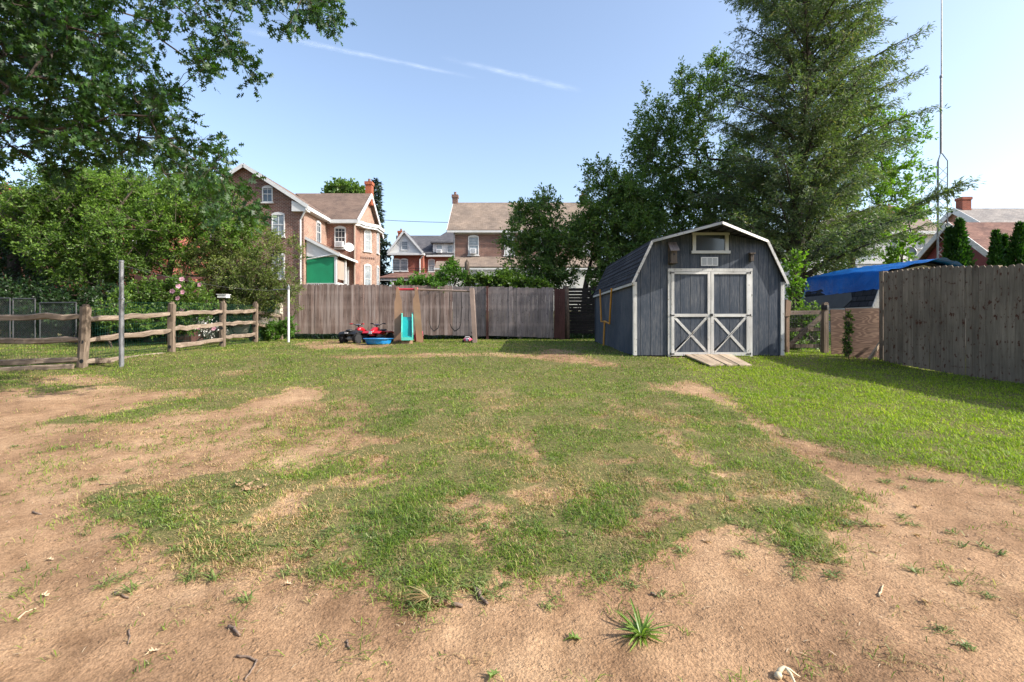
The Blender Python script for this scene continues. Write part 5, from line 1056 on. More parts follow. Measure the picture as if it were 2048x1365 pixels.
# birdhouses
bh = thing('birdhouse', 'tall dark wooden nest box left of the shed window', 'birdhouse', (X(1344, YF), YF, Z(531, YF))); mb = MB(); fb(mb, 1336, 487, 1340, 530, .001, .02); mb.build('back_board', 'birdbox', bh)
mb = MB(); fb(mb, 1337.5, 504, 1349.5, 526, .021, .15); mb.build('box', 'birdbox', bh); mb = MB(); xa_, xb_ = X(1334.5, YF), X(1352, YF); mb.prism([(xa_, YF-.02, Z(485, YF)), (xa_, YF-.23, Z(503, YF)), (xa_, YF-.23, Z(505, YF)), (xa_, YF-.02, Z(487.2, YF))], (xb_-xa_, 0, 0)); mb.build('roof', 'rear_fence_grey', bh)
mb = MB(); fb(mb, 1336, 526.2, 1351, 528.5, .001, .16); mb.build('floor', 'birdbox', bh); mb = MB(); mb.lathe((X(1343.5, YF), YF-.151, Z(511, YF)), (0, -1, 0), [(.018, 0), (.018, .003)], 12); mb.build('entrance', 'black', bh)
bh = thing('birdhouse', 'very small brown nest box right of the shed window', 'birdhouse', (X(1501, YF), YF, Z(524, YF))); mb = MB(); fb(mb, 1498, 509.5, 1504, 523.5, .001, .09); mb.build('box', 'birdbox', bh); mb = MB(); fb(mb, 1495.5, 507.2, 1506, 509.3, .001, .12); mb.build('roof', 'birdbox', bh); mb = MB(); mb.lathe((X(1501, YF), YF-.09, Z(514, YF)), (0, -1, 0), [(.012, 0), (.012, .003)], 10); mb.build('entrance', 'black', bh)
# toy goal on the side wall
gl = thing('toy_goal', 'yellow pipe toy football goal leaning on the shed side', 'toy goal', (2.42, 13.0, g(2.4, 13))); xg = 2.44
mb = MB(); mb.tube([(xg, 13.85, Z(580, 13.85)), (xg-.01, 13.6, Z(644, 13.6)), (xg-.02, 13.05, Z(643, 13.05)), (xg-.01, 12.45, Z(648, 12.45)), (xg, 12.25, Z(577, 12.25))], .024, 8); mb.build('uprights', 'yellow', gl)
mb = MB(); mb.tube([(xg-.02, 13.05, Z(644, 13.05)), (xg-.05, 13.05, g(2.4, 13))], .024, 8); mb.build('stem', 'yellow', gl)
mb = MB(); mb.prism([(X(1571, 10.9), 10.9, Z(633, 10.9)), (X(1580, 10.9), 10.9, Z(633, 10.9)), (X(1583, 10.9), 10.9, Z(604, 10.9)), (X(1573, 10.9), 10.9, Z(599, 10.9))], (0, .12, 0)); mb.box(X(1572, 10.9)+.02, X(1580, 10.9), 10.92, 11.0, g(6, 10.9), Z(633, 10.9)-.003); tag(mb.build('brown_box', 'cardboard'), 'tilted brown box stuck between the shed and the gate', 'box')
# ---------------------------------------------------------------- tarp covered shed behind the right fence
ts = thing('tarp_shed', 'low barn shed under a blue tarp behind the right fence', 'shed', (11.2, 14.5, g(11, 14.5)))
y0, y1 = 13.0, 16.3; xe_, xb_, xa_, xc_, xf_ = 9.37, 9.70, 10.80, 11.92, 12.25; zE, zB, zA = 1.70, 2.59, 2.84
mb = MB(); mb.prism([(x_, y0+.12, z_) for x_, z_ in ((xe_+.06, .6), (xf_-.06, .6), (xf_-.06, zE), (xc_, zB-.04), (xa_, zA-.05), (xb_, zB-.04), (xe_+.06, zE))], (0, y1-y0-.2, 0)); mb.build('wall', 'siding', ts)
mb = MB()
for p0, p1 in (((xe_, zE), (xb_, zB)), ((xf_, zE), (xc_, zB)), ((xb_, zB), (xa_, zA)), ((xc_, zB), (xa_, zA))):
    for i in range(5):
        a_ = Vector((p0[0], 0, p0[1])).lerp(Vector((p1[0], 0, p1[1])), i/5); b2 = Vector((p0[0], 0, p0[1])).lerp(Vector((p1[0], 0, p1[1])), (i+1)/5); nr = Vector((-(p1[1]-p0[1]), 0, p1[0]-p0[0])).normalized(); nr = nr if nr.z > 0 else -nr
        mb.prism([a_+nr*.01+Vector((0, y0, 0)), a_+nr*.01+Vector((0, y1, 0)), b2+Vector((0, y1, 0)), b2+Vector((0, y0, 0))], -nr*.03)
mb.build('roof', 'shingle_dark', ts)
mb = MB()
for a_, b2 in (((xe_, zE), (xb_, zB)), ((xf_, zE), (xc_, zB))): mb.beam((a_[0], y0-.03, a_[1]-.03), (b2[0], y0-.03, b2[1]-.03), .03, .07)
mb.beam((xe_-.01, y0, zE-.03), (xe_-.01, y1, zE-.03), .03, .05); mb.build('fascia', 'worn_white_h', ts)
pth = [(xe_+.155, zE+.42), (xb_-.03, zB+.01), (xb_+.02, zB+.05), (xa_, zA+.06), (xc_, zB+.05), (xf_-.12, zE+.3)]; nu, nv = 44, 34; vs = []
seg = np.array(pth); cum = np.concatenate([[0], np.cumsum(np.linalg.norm(np.diff(seg, axis=0), axis=1))])
for j in range(nv):
    for i in range(nu):
        u = cum[-1]*i/(nu-1); x_, z_ = np.interp(u, cum, seg[:, 0]), np.interp(u, cum, seg[:, 1]); v_ = j/(nv-1); ys_ = y0-.10-.42*max(0, 1-abs(x_-xa_)/1.15); y_ = ys_+(y1+.1-ys_)*v_
        wr = (fbm(u*1.3+y_*.6, y_*1.0, .33, 7, 3)-.5)*.11; fr_ = max(0, 1-v_*4); nx_ = -.6 if x_ < xb_ else (0 if x_ < xc_ else .6)
        if x_ < xb_-.05: z_ -= .16*max(0, v_-.25)*(1 if z_ < zB-.2 else 0)
        vs.append((x_+wr*nx_-(.02 if nx_ < 0 else 0), y_-.05*fr_, z_+abs(wr)*.9+.015+.10*v_*(1 if x_ > xb_-.04 else 0)-.05*fr_*abs(math.sin(u*6))))
tm = MB(); tm.add(vs, [(j*nu+i, j*nu+i+1, (j+1)*nu+i+1, (j+1)*nu+i) for j in range(nv-1) for i in range(nu-1)]); to = tm.build('blue_tarp', 'tarp', smooth=True); M['grey_tarp'] = m_plain('grey_tarp', (.10, .10, .105), .6, .2, 3); tag(to, 'wrinkled bright blue tarp spread over the low shed roof', 'tarp')
mb = MB(); mb.prism([(xe_-.02, y0+1.1, zE+.0), (xe_-.02, y1+.04, zE-.02), (xb_-.2, y1+.04, zE+.4), (xb_-.2, y0+1.0, zE+.42), (xe_+.06, y0+.85, zE+.22)], (-.01, 0, .005)); tag(mb.build('grey_tarp', 'grey_tarp'), 'dull grey tarp edge hanging below the blue tarp', 'tarp')

# ================================================================ PLAY THINGS
D = 14.8; gz_ = g(-2, D)
ss = thing('swing_set', 'faded toddler swing set with tan plastic legs and red top bar', 'swing set', (X(815, D), D, gz_))
def outline(name, pts, d0, d1, mat, z_shift=0): mb = MB(); mb.prism([(X(a_, D)-d0*.2, D+d0, Z(b2, D)) for a_, b2 in pts], (-(d1-d0)*.2, d1-d0, 0)); return mb.build(name, mat, ss)
outline('leg', [(787.5, 690), (789, 660), (789, 605), (791.5, 596), (792.5, 580), (793, 575), (798, 577), (799, 590), (803, 599), (804, 612), (804, 622), (806.5, 626), (802.5, 690)], -.16, .30, 'tan_plastic')
outline('leg', [(833.5, 690), (829, 640), (826, 612), (826, 599), (829.5, 592), (829.5, 580), (828, 577), (833.5, 575), (836, 584), (840, 610), (843, 650), (847, 690)], -.16, .30, 'tan_plastic')
mb = MB(); mb.tube([(X(792, D), D+.05, Z(579, D)), (X(834, D), D+.05, Z(579, D))], .035, 10); mb.build('top_bar', 'red_plastic', ss)
for q in (794, 832): mb = MB(); mb.lathe((X(q, D), D+.05, Z(578.5, D)), (1, 0, 0), [(.04, -.05), (.06, -.03), (.06, .03), (.04, .05)], 12); mb.build('bar_cap', 'red_plastic', ss)
mb = MB(); mb.tube([(X(834, D), D+.05, Z(579, D)), (X(942, D), D+.1, Z(582.5, D))], .03, 10); mb.build('swing_beam', 'brown_plastic', ss)
mb = MB(); mb.prism([(X(939.5, D), D-.1, Z(577, D)), (X(947, D), D-.1, Z(576, D)), (X(949, D), D-.1, Z(581, D)), (X(955, D), D-.28, gz_), (X(947, D), D-.28, gz_)], (0, .16, 0)); mb.build('end_leg', 'brown_plastic', ss)
mb = MB(); mb.prism([(X(939.5, D), D+.1, Z(577, D)), (X(946, D), D+.1, Z(576, D)), (X(952, D), D+.5, gz_), (X(944, D), D+.5, gz_)], (0, .12, 0)); mb.build('end_leg', 'brown_plastic', ss)
for (a_, b2, lbl) in ((857, 879, 'left'), (898.5, 922, 'right')):
    sg = thing('swing', 'empty black rope swing hanging on the '+('tan leg side' if lbl == 'left' else 'end leg side')+' of the beam', 'swing', (X((a_+b2)/2, D), D+.07, Z(662, D)), 'swings on the beam')
    for q in (a_, b2): mb = MB(); mb.tube([(X(q, D), D+.07, Z(584, D)), (X(q, D)+.01, D+.06, Z(620, D)), (X(q+(1 if q == a_ else -1), D), D+.07, Z(648, D))], .009, 5); mb.build('rope', 'black', sg)
    m_ = (a_+b2)/2; mb = MB(); mb.tube([(X(a_+1, D), D+.07, Z(648, D)), (X(a_+4, D), D+.07, Z(656, D)), (X(m_-1, D), D+.07, Z(663, D)), (X(b2-4, D), D+.07, Z(657, D)), (X(b2-1, D), D+.07, Z(648, D))], [.009, .013, .018, .013, .009], 6); mb.build('seat', 'black', sg)
# slide
sd = thing('slide', 'small turquoise plastic slide between the tan legs', 'slide', (X(816, 14.2), 14.2, gz_))
pf = [(14.75, Z(636, 14.75)), (14.5, Z(643, 14.5)), (14.2, Z(661, 14.2)), (13.98, Z(672, 13.98)), (13.86, Z(677, 13.86))]; xl_, xr2 = X(807, 14.3), X(825, 14.3)
for (x0_, x1_, h0, h1, nm, mt) in ((xl_, xr2, 0, .025, 'chute', 'teal'), (xl_-.035, xl_-.002, -.03, .16, 'side_rail', 'teal_edge'), (xr2+.002, xr2+.035, -.03, .16, 'side_rail', 'teal_edge')):
    mb = MB(); mb.prism([(x0_, y_, z_+h0) for y_, z_ in pf]+[(x0_, y_, z_+h1) for y_, z_ in pf[::-1]], (x1_-x0_, 0, 0)); mb.build(nm, mt, sd)
mb = MB(); mb.box(xl_-.03, xr2+.03, 13.81, 13.87, Z(681, 13.86), Z(675, 13.86)); mb.build('lip', 'teal_edge', sd)
mb = MB(); mb.prism([(xl_-.02, 13.9, gz_-.02), (xl_-.02, 14.6, gz_-.02), (xl_-.02, 14.5, Z(655, 14.5)-.06), (xl_-.02, 13.95, Z(680, 13.9))], (xr2-xl_+.04, 0, 0)); mb.build('foot', 'tan_plastic', sd); sd.rotation_euler = (0, 0, R(11.8))
# kiddie pool
D = 13.95; cx, cy = X(757, D), D; z0 = g(cx, cy)+.012; kp = thing('kiddie_pool', 'round blue plastic kiddie pool standing empty on the grass', 'paddling pool', (cx, cy, z0)); n = 36; mb = MB()
pr_ = [(.31, 0), (.335, .03), (.35, .08), (.375, .135), (.395, .15), (.42, .155), (.42, .145), (.405, .14)]; vs = []
for (r_, h_) in pr_: vs += [(cx+r_*(1+.022*math.cos(12*t_)*(1 if h_ < .13 and h_ > 0 else 0))*math.cos(t_), cy+r_*(1+.022*math.cos(12*t_)*(1 if 0 < h_ < .13 else 0))*math.sin(t_), z0+h_) for t_ in [2*math.pi*j/72 for j in range(72)]]
mb.add(vs, [(i*72+j, i*72+(j+1) % 72, (i+1)*72+(j+1) % 72, (i+1)*72+j) for i in range(len(pr_)-1) for j in range(72)]); mb.build('side', 'pool', kp, smooth=True)
mb = MB(); mb.lathe((cx, cy, z0), (0, 0, 1), [(.385, .147), (.36, .12), (.335, .06), (.31, .012), (.02, .006)], 48); mb.build('inside', 'pool_in', kp, smooth=True)
# toy quad bikes
def tyre(c, ax, r, w_, parent, name='wheel'):
    mb = MB(); mb.lathe(Vector(c)-Vector(ax)*w_/2, ax, [(r*.55, 0), (r*.86, .0), (r*.97, w_*.12), (r, w_*.3), (r, w_*.7), (r*.97, w_*.88), (r*.86, w_), (r*.55, w_)], 22)
    a = Vector(ax).orthogonal().normalized(); b_ = Vector(ax).cross(a)
    for j in range(16):
        for k_, off in ((-.26, 0), (.26, .5)):
            t_ = 2*math.pi*(j+off)/16; d = a*math.cos(t_)+b_*math.sin(t_); tt = -a*math.sin(t_)+b_*math.cos(t_); mb.obox(Vector(c)+d*r*.98, tt, d, -.016, .016, -.004, .014, (k_-.17)*w_, (k_+.17)*w_, Vector(ax))
    wh = mb.build(name, 'tyre', parent); mb = MB(); mb.lathe(Vector(c)-Vector(ax)*w_*.42, ax, [(.01, 0), (r*.5, .005), (r*.56, w_*.3), (r*.56, w_*.6), (r*.45, w_*.83), (.01, w_*.8)], 16); mb.build('hub', 'silver', wh); return wh
def quad(label, loc, rot, col, black):
    q = thing('toy_quad', label, 'toy quad bike', (0, 0, 0), 'toy quad bikes by the back fence'); bc = 'black' if black else col
    for (x_, y_, r_) in ((-.24, -.27, .14), (.24, -.27, .14), (-.23, .30, .125), (.23, .30, .125)): tyre((x_, y_, r_), (1, 0, 0), r_, .13, q)
    mb = MB(); mb.loft([((0, -.36, .25), .07, .03), ((0, -.3, .27), .10, .06), ((0, -.1, .28), .09, .08), ((0, .1, .30), .10, .09), ((0, .3, .28), .09, .07), ((0, .42, .24), .06, .03)], 12); mb.build('body', bc, q, smooth=True)
    mb = MB(); mb.tube([(-.18, -.27, .14), (.18, -.27, .14)], .02, 8); mb.lathe((-.09, -.27, .15), (1, 0, 0), [(.05, 0), (.075, .03), (.075, .15), (.05, .18)], 12); mb.build('axle', 'silver', q)
    mb = MB(); mb.tube([(-.17, .30, .125), (.17, .30, .125)], .018, 8); mb.build('axle', 'silver', q)
    for s_ in (-1, 1):
        mb = MB(); pts = [(-.44, .27), (-.36, .325), (-.22, .345), (-.10, .32)]; 
        for (p0, p1) in zip(pts[:-1], pts[1:]): mb.prism([(s_*.07, p0[0], p0[1]), (s_*.30, p0[0], p0[1]-.01), (s_*.30, p1[0], p1[1]-.01), (s_*.07, p1[0], p1[1])], (0, 0, .014))
        mb.build('rear_fender', bc, q); mb = MB(); pts = [(.13, .30), (.22, .345), (.34, .345), (.45, .29)]
        for (p0, p1) in zip(pts[:-1], pts[1:]): mb.prism([(s_*.06, p0[0], p0[1]), (s_*.29, p0[0], p0[1]-.012), (s_*.27, p1[0], p1[1]-.012), (s_*.06, p1[0], p1[1])], (0, 0, .014))
        mb.build('front_fender', col, q)
    mb = MB(); mb.loft([((0, -.40, .37), .06, .02), ((0, -.32, .375), .095, .035), ((0, -.1, .355), .08, .03), ((0, .02, .37), .05, .03)], 12); mb.build('seat', 'black', q, smooth=True)
    mb = MB(); mb.loft([((0, .0, .38), .05, .04), ((0, .12, .41), .085, .06), ((0, .24, .40), .08, .06), ((0, .38, .34), .07, .05), ((0, .46, .29), .05, .03)], 12); mb.build('front_cowl', col, q, smooth=True)
    mb = MB(); mb.obox((0, .46, .30), (1, 0, 0), (0, 1, 0), -.05, .05, .0, .012, -.03, .05); pl_ = mb.build('number_plate', 'whitep', q)
    mb = MB(); mb.obox((0, -.44, .30), (1, 0, 0), (0, -1, 0), -.06, .06, .0, .01, -.012, .03); mb.build('tail_plate', 'whitep', q)
    mb = MB(); mb.tube([(0, .14, .42), (0, .08, .52)], .018, 8); mb.tube([(-.24, .02, .565), (-.16, .04, .57), (-.08, .09, .52), (.08, .09, .52), (.16, .04, .57), (.24, .02, .565)], .011, 8); hb = mb.build('handlebar', 'black', q); mb = MB(); mb.tube([(-.07, .085, .54), (.07, .085, .54)], .02, 8); mb.build('bar_pad', 'silver', hb)
    for s_ in (-1, 1): mb = MB(); mb.tube([(s_*.25, .015, .565), (s_*.16, .04, .57)], .018, 8); mb.build('grip', 'black' if not black else col, hb)
    q.location = loc; q.rotation_euler = (0, 0, rot); return q
q1 = quad('black and red toy quad bike seen from behind', (X(713, 14.7), 14.7, g(-4.5, 14.7)), R(-22), 'red_body', True); q2 = quad('all red toy quad bike behind the blue pool', (X(757, 15.0), 15.0, g(-4, 15)), R(165), 'red_body', False)
# little pink car
D = 14.9; x_ = X(935, D); z0 = g(x_, D); pc = thing('toy_car', 'small pink and white toy car under the swing beam', 'toy car', (x_, D, z0)); mb = MB()
mb.loft([((x_, D-.14, z0+.06), .06, .025), ((x_, D-.05, z0+.08), .13, .045), ((x_, D+.08, z0+.085), .135, .05), ((x_, D+.16, z0+.06), .09, .03)], 14); mb.build('body', 'pink', pc, smooth=True)
mb = MB(); mb.tube([(x_-.08, D, z0+.12), (x_-.06, D, z0+.17), (x_+.06, D, z0+.17), (x_+.08, D, z0+.12)], .012, 6); mb.build('roll_bar', 'whitep', pc); mb = MB(); mb.loft([((x_, D-.165, z0+.07), .035, .02), ((x_, D-.1, z0+.11), .05, .02), ((x_, D-.04, z0+.125), .05, .012)], 10); mb.build('bonnet', 'whitep', pc)
for sx_ in (-1, 1):
    for sy_ in (-1, 1): mb = MB(); mb.lathe((x_+sx_*.13-.02, D+sy_*.09, z0+.04), (1, 0, 0), [(.02, 0), (.04, .005), (.04, .035), (.02, .04)], 12); mb.build('wheel', 'tyre', pc)
mb = MB(); x_ = X(834, 15.1); mb.box(x_-.12, x_+.12, 15.3, 15.5, g(-2.8, 15.4), g(-2.8, 15.4)+.26); mb.lathe((x_, 15.4, g(-2.8, 15.4)+.262), (0, 0, 1), [(.13, 0), (.12, .06), (.05, .11)], 12); tag(mb.build('toy_box', 'pink'), 'pink toy behind the right tan swing set leg', 'toy')

# ================================================================ TREES AND SHRUBS
G = lambda px, D: (X(px, D), D, g(X(px, D), D)-.05)
# overhanging oak, upper left
def polysample(polys, n, d0, d1):
    out = []; areas = []
    for p in polys: a = np.array(p); areas.append(abs(np.dot(a[:, 0], np.roll(a[:, 1], -1))-np.dot(a[:, 1], np.roll(a[:, 0], -1)))/2)
    areas = np.array(areas)/sum(areas)
    for p, f in zip(polys, areas):
        a = np.array(p); k = max(6, int(n*f)); got = 0
        while got < k:
            px = rng.uniform(a[:, 0].min(), a[:, 0].max(), 200); py = rng.uniform(a[:, 1].min(), a[:, 1].max(), 200); m_ = inpoly(px, py, p); px, py = px[m_][:k-got], py[m_][:k-got]
            for x_, y_ in zip(px, py): out.append(P(x_, y_, rng.uniform(d0, d1)))
            got += len(px)
    return np.array([tuple(o) for o in out])
OAK = [[(-200, -160), (250, -160), (215, 20), (290, 100), (350, 180), (360, 235), (420, 290), (450, 330), (445, 385), (505, 420), (515, 445), (430, 425), (370, 375), (290, 335), (210, 345), (100, 355), (-120, 370)],
       [(250, -140), (420, -140), (440, 50), (520, 150), (540, 195), (505, 190), (450, 125), (390, 80), (310, 0)], [(425, -140), (720, -140), (705, 5), (665, 55), (590, 70), (530, 45), (470, 20)], [(285, 10), (318, 60), (322, 90), (300, 75)], [(385, 125), (415, 122), (410, 140)], [(390, 300), (455, 315), (475, 370), (515, 425), (440, 410), (390, 370)], [(-60, -60), (200, -60), (260, 120), (330, 260), (250, 300), (-60, 300)]]
tree('oak_tree', 'big oak with star shaped leaves hanging in from the upper left', 'tree', (-9.6, 5.6, g(-9.6, 5.6)), (-8.9, 6.3, 8.6), None, 0, 40, .115, .088, 'oak', None, .15, .30, .25, 'bark', 'oak', polysample(OAK, 640, 5.9, 8.6), .0032, .1, .12, .45)
# middle tree and tall leafy trees
tree('leafy_tree', 'rounded leafy tree between the board fence and the tan roofed house', 'tree', G(1085, 20.5), P(1080, 520, 20.5), [(1072, 425, 48, 45, 20.5, 1.0), (1055, 490, 50, 55, 20.5, 1.1), (1100, 495, 55, 60, 20.5, 1.2), (1075, 550, 78, 32, 20, 1.2)], 230, 75, .13, .06, 'leaf_r', None, .12, .5, .4)
tree('leafy_tree', 'shorter dark leafy tree left of the barn shed roof', 'tree', G(1172, 19.3), P(1180, 520, 19.3), [(1222, 390, 62, 50, 19.5, 1.2), (1255, 465, 85, 75, 19.5, 1.5), (1185, 460, 42, 60, 19.2, 1.0), (1235, 540, 80, 45, 19.3, 1.2), (1190, 345, 26, 22, 19.5, .5), (1262, 400, 50, 60, 19.8, 1.0), (1155, 480, 30, 50, 19.3, .7)], 430, 75, .13, .06, 'leaf_r', None, .11, .5, .4)
tree('leafy_tree', 'tall leafy tree with pointed tips left of the conifer', 'tree', G(1420, 21.5), P(1420, 380, 21.5), [(1350, 260, 75, 65, 21, 1.6), (1420, 200, 62, 62, 21.5, 1.6), (1405, 350, 110, 85, 21.5, 2.0), (1315, 345, 55, 55, 21, 1.2), (1480, 400, 80, 80, 21.5, 1.8), (1345, 430, 90, 60, 21, 1.6), (1310, 195, 20, 22, 21, .5), (1365, 160, 20, 24, 21, .5), (1432, 130, 18, 22, 21, .5), (1450, 480, 110, 50, 21, 1.6), (1285, 300, 35, 50, 21, .9), (1300, 400, 60, 60, 21, 1.3)], 680, 72, .14, .06, 'leaf_r', None, .2, .55, .4)
tree('leafy_tree', 'sunlit leafy tree showing through and right of the conifer', 'tree', G(1712, 22.5), P(1715, 420, 22.5), [(1765, 300, 70, 80, 22.5, 1.6), (1795, 380, 55, 60, 22.5, 1.3), (1680, 400, 100, 80, 22.5, 1.8), (1640, 500, 60, 50, 22, 1.3), (1740, 460, 60, 45, 22, 1.3), (1700, 230, 60, 70, 22.5, 1.4)], 340, 60, .14, .075, 'leaf_maple', None, .16, .55, .4)
tree('maple_sapling', 'bright young maple in front of the white sided house', 'tree', G(1812, 19.5), P(1815, 480, 19.5), [(1828, 425, 20, 22, 19.5, .5), (1812, 470, 28, 28, 19.5, .5), (1800, 510, 30, 18, 19.5, .5)], 34, 32, .15, .12, 'leaf_maple', None, .05, .35, .4)
tree('maple_sapling', 'low leafy sapling squeezed between shed and gate', 'tree', G(1592, 14.0), P(1596, 600, 14), [(1584, 530, 16, 24, 14, .4), (1586, 575, 12, 24, 14, .3)], 22, 26, .11, .07, 'leaf_maple', None, .04, .3, .4)
# conifer
def conifer(name, label, base, lean, H, prof, z0, nl, sub, nleaf, L, W, mat, trunk_r, up=(.45, .75), droop=.0, sl=.9, azr=None):
    base = Vector(base); root = thing(name, label, 'tree', base); mb = MB(); TP = lambda z: Vector((base.x+lean[0]*(z/H)+.12*math.sin(z*.9), base.y+lean[1]*(z/H), base.z+z))
    mb.tube([TP(H*i/14) for i in range(15)], [trunk_r*(1-i/14.6) for i in range(15)], 9); pos, dr = [], []
    for i in range(nl):
        z = z0+(H-z0)*(i+rng.random())/nl; az = i*2.4+rng.normal()*.35; Ll = prof(z/H)*rng.uniform(.72, 1.08); el = rng.uniform(*up); b0 = TP(z); d = Vector((math.cos(az), math.sin(az), 0)); q = []
        for u in (0, .25, .5, .75, 1): q.append(b0+d*Ll*u*math.cos(el)+Vector((0, 0, Ll*u*math.sin(el)*(1-droop*u))))
        r0 = .008+.011*Ll; mb.tube(q, [r0, r0*.8, r0*.6, r0*.38, r0*.12], 5, False); ns = max(3, int(sub*Ll))
        for k in range(ns):
            u = .16+.84*(k+rng.random())/ns; sdv = d.cross(Vector((0, 0, 1))).normalized()*(1 if k % 2 else -1); j = min(3, int(u*4)); p = q[j].lerp(q[j+1], u*4-j); sd_ = (sdv*rng.uniform(.5, 1)+d*rng.uniform(.4, .9)+Vector((0, 0, rng.uniform(-.35, .3)))).normalized(); l2 = sl*(1.1-.6*u)*rng.uniform(.5, 1.1)*min(1, .35+Ll/4)
            e = p+sd_*l2-Vector((0, 0, .12*l2)); mb.tube([p, p.lerp(e, .5)+Vector((0, 0, .03)), e], [.007, .005, .002], 3, False)
            m_ = int(nleaf*l2/sl)+3; t_ = rng.random(m_)**.75
            for a in t_: pos.append(tuple(p.lerp(e, a)+Vector(rng.normal(size=3))*.045)); dr.append(tuple(sd_+Vector(rng.normal(size=3))*.5-Vector((0, 0, .25))))
    mb.build('trunk', 'bark', root, smooth=True); pos, dr = np.array(pos), np.array(dr); leaves(pos, dr, L, W, .9, 'crown', mat, root, 'spray'); return root
conifer('conifer_tree', 'very tall feathery conifer rising behind the barn shed', G(1588, 17.5), (.8, 0), 19.5, lambda t_: np.interp(t_, [0, .12, .3, .45, .6, .75, .9, 1], [3.4, 4.3, 4.0, 3.5, 2.95, 2.4, 1.3, .3]), 1.9, 280, 9.5, 46, .13, .030, 'needle', .24, (.3, .95), .3, 1.0)
# long low limb reaching right over the garage
lb = MB(); a_, b2 = P(1600, 560, 17.3), P(1928, 366, 16.0); q = [a_.lerp(b2, u)+Vector((0, 0, .25*math.sin(u*3.1))) for u in np.linspace(0, 1, 9)]; lb.tube(q, [.07*(1-u*.9) for u in np.linspace(0, 1, 9)], 6); pos, dr = [], []; d = (b2-a_).normalized()
for k in range(70):
    u = .3+.7*rng.random(); p = a_.lerp(b2, u)+Vector((0, 0, .25*math.sin(u*3.1))); sd_ = Vector((d.x*.8, rng.normal()*.8, d.z*.6+rng.normal()*.45-.1)).normalized(); l2 = rng.uniform(.25, .7)*(1.2-.5*u); e = p+sd_*l2; lb.tube([p, e], [.006, .002], 3, False)
    for a in rng.random(26): pos.append(tuple(p.lerp(e, a)+Vector(rng.normal(size=3))*.05)); dr.append(tuple(sd_-Vector((0, 0, .2))))
root = bpy.data.objects['conifer_tree']; lb.build('limb', 'bark', root, smooth=True); leaves(np.array(pos), np.array(dr), .17, .034, .9, 'limb_needles', 'needle', root, 'spray')
conifer('spruce_tree', 'dark spruce far behind the bay of the left brick house', G(752, 60), (0, 0), 16.2, lambda t_: 2.6*(1-t_)+.15, 1.0, 110, 5, 24, .55, .16, 'spruce', .25, (-.25, .15), .1, 1.0)
tree('leafy_tree', 'round tree top showing above the brown roof of the left house', 'tree', G(690, 56), P(690, 420, 56), [(688, 385, 34, 20, 56, 2.0), (672, 390, 20, 12, 56, 1.2), (708, 392, 20, 16, 56, 1.2)], 90, 60, .34, .22, 'leaf_r', None, .25, .9, .4, step=1.5)
# arborvitae
def arbor(label, px, ytop, hw, D, n):
    base = Vector(G(px, D)); H = Z(ytop, D)-base.z; Wd = hw*D/1000; root = thing('arborvitae', label, 'tree', base, 'arborvitae in front of the red garage'); mb = MB(); mb.tube([base, base+Vector((0, 0, H*.9))], [.07, .01], 7); mb.build('trunk', 'bark', root)
    t_ = rng.random(n)**1.25; az = rng.uniform(0, 2*math.pi, n); pr_ = np.interp(t_, [0, .12, .35, .6, .85, 1], [.82, 1, .93, .68, .32, .02]); lump = 1+.16*np.sin(az*5+t_*9)+.12*np.sin(az*3-t_*21)+rng.normal(size=n)*.07
    r_ = Wd*pr_*lump*rng.random(n)**.22; pos = np.stack([base.x+np.cos(az)*r_, base.y+np.sin(az)*r_, base.z+.05+t_*H*.99], 1); d = np.stack([np.cos(az)*.55, np.sin(az)*.55, np.full(n, 1.0)], 1)
    leaves(pos, d, .16, .06, -.1, 'crown', 'arbor', root, 'spray')
arbor('tallest pointed arborvitae of the left pair by the red garage', 1919, 442, 26, 18.0, 8500); arbor('shorter arborvitae tucked left against the tallest one', 1899, 458, 15, 18.2, 3500)
arbor('narrow short arborvitae left of the big one at the picture edge', 1992, 466, 18, 17.6, 4500); arbor('small arborvitae top between the two right hand arborvitae', 2008, 474, 16, 17.9, 3500); arbor('broad arborvitae at the right edge of the picture', 2040, 451, 33, 17.4, 9500)
# left side trees and shrubs
tree('leafy_tree', 'feathery light green tree in front of the left brick house', 'tree', G(350, 16.2), P(350, 520, 16.2), [(400, 430, 110, 65, 16.2, 1.3), (320, 470, 130, 70, 16, 1.4), (250, 410, 100, 65, 16.5, 1.3), (470, 470, 60, 50, 16, 1.0), (380, 375, 50, 28, 16.3, .8), (300, 375, 90, 35, 17, .9), (180, 360, 90, 35, 17, .9)], 620, 80, .085, .045, 'leaf_light', None, .11, .42, .4, 'bark_light')
tree('leaning_shrub', 'wide olive green shrub leaning over the split rail fence end', 'shrub', G(508, 15.8), P(500, 600, 15.6), [(480, 555, 75, 55, 15.6, .9), (535, 560, 55, 55, 15.5, .8), (545, 500, 32, 40, 15.6, .5), (415, 545, 65, 50, 15.8, .8), (590, 500, 20, 22, 15.4, .3), (575, 590, 22, 35, 15.3, .4), (500, 610, 50, 30, 15.5, .6), (450, 500, 50, 40, 15.8, .7)], 400, 60, .075, .033, 'leaf_olive', None, .09, .34, .5, 'bark')
tree('leafy_tree', 'green tree with thin pale trunks left of the grey pole', 'tree', G(168, 16.5), P(170, 500, 16.5), [(150, 400, 130, 60, 16.8, 1.4), (90, 440, 110, 60, 16.6, 1.4), (210, 480, 110, 60, 16.2, 1.2), (150, 510, 90, 50, 16, 1.0), (220, 545, 60, 35, 15.8, .8)], 560, 70, .10, .055, 'leaf_a', None, .09, .42, .5, 'bark_light')
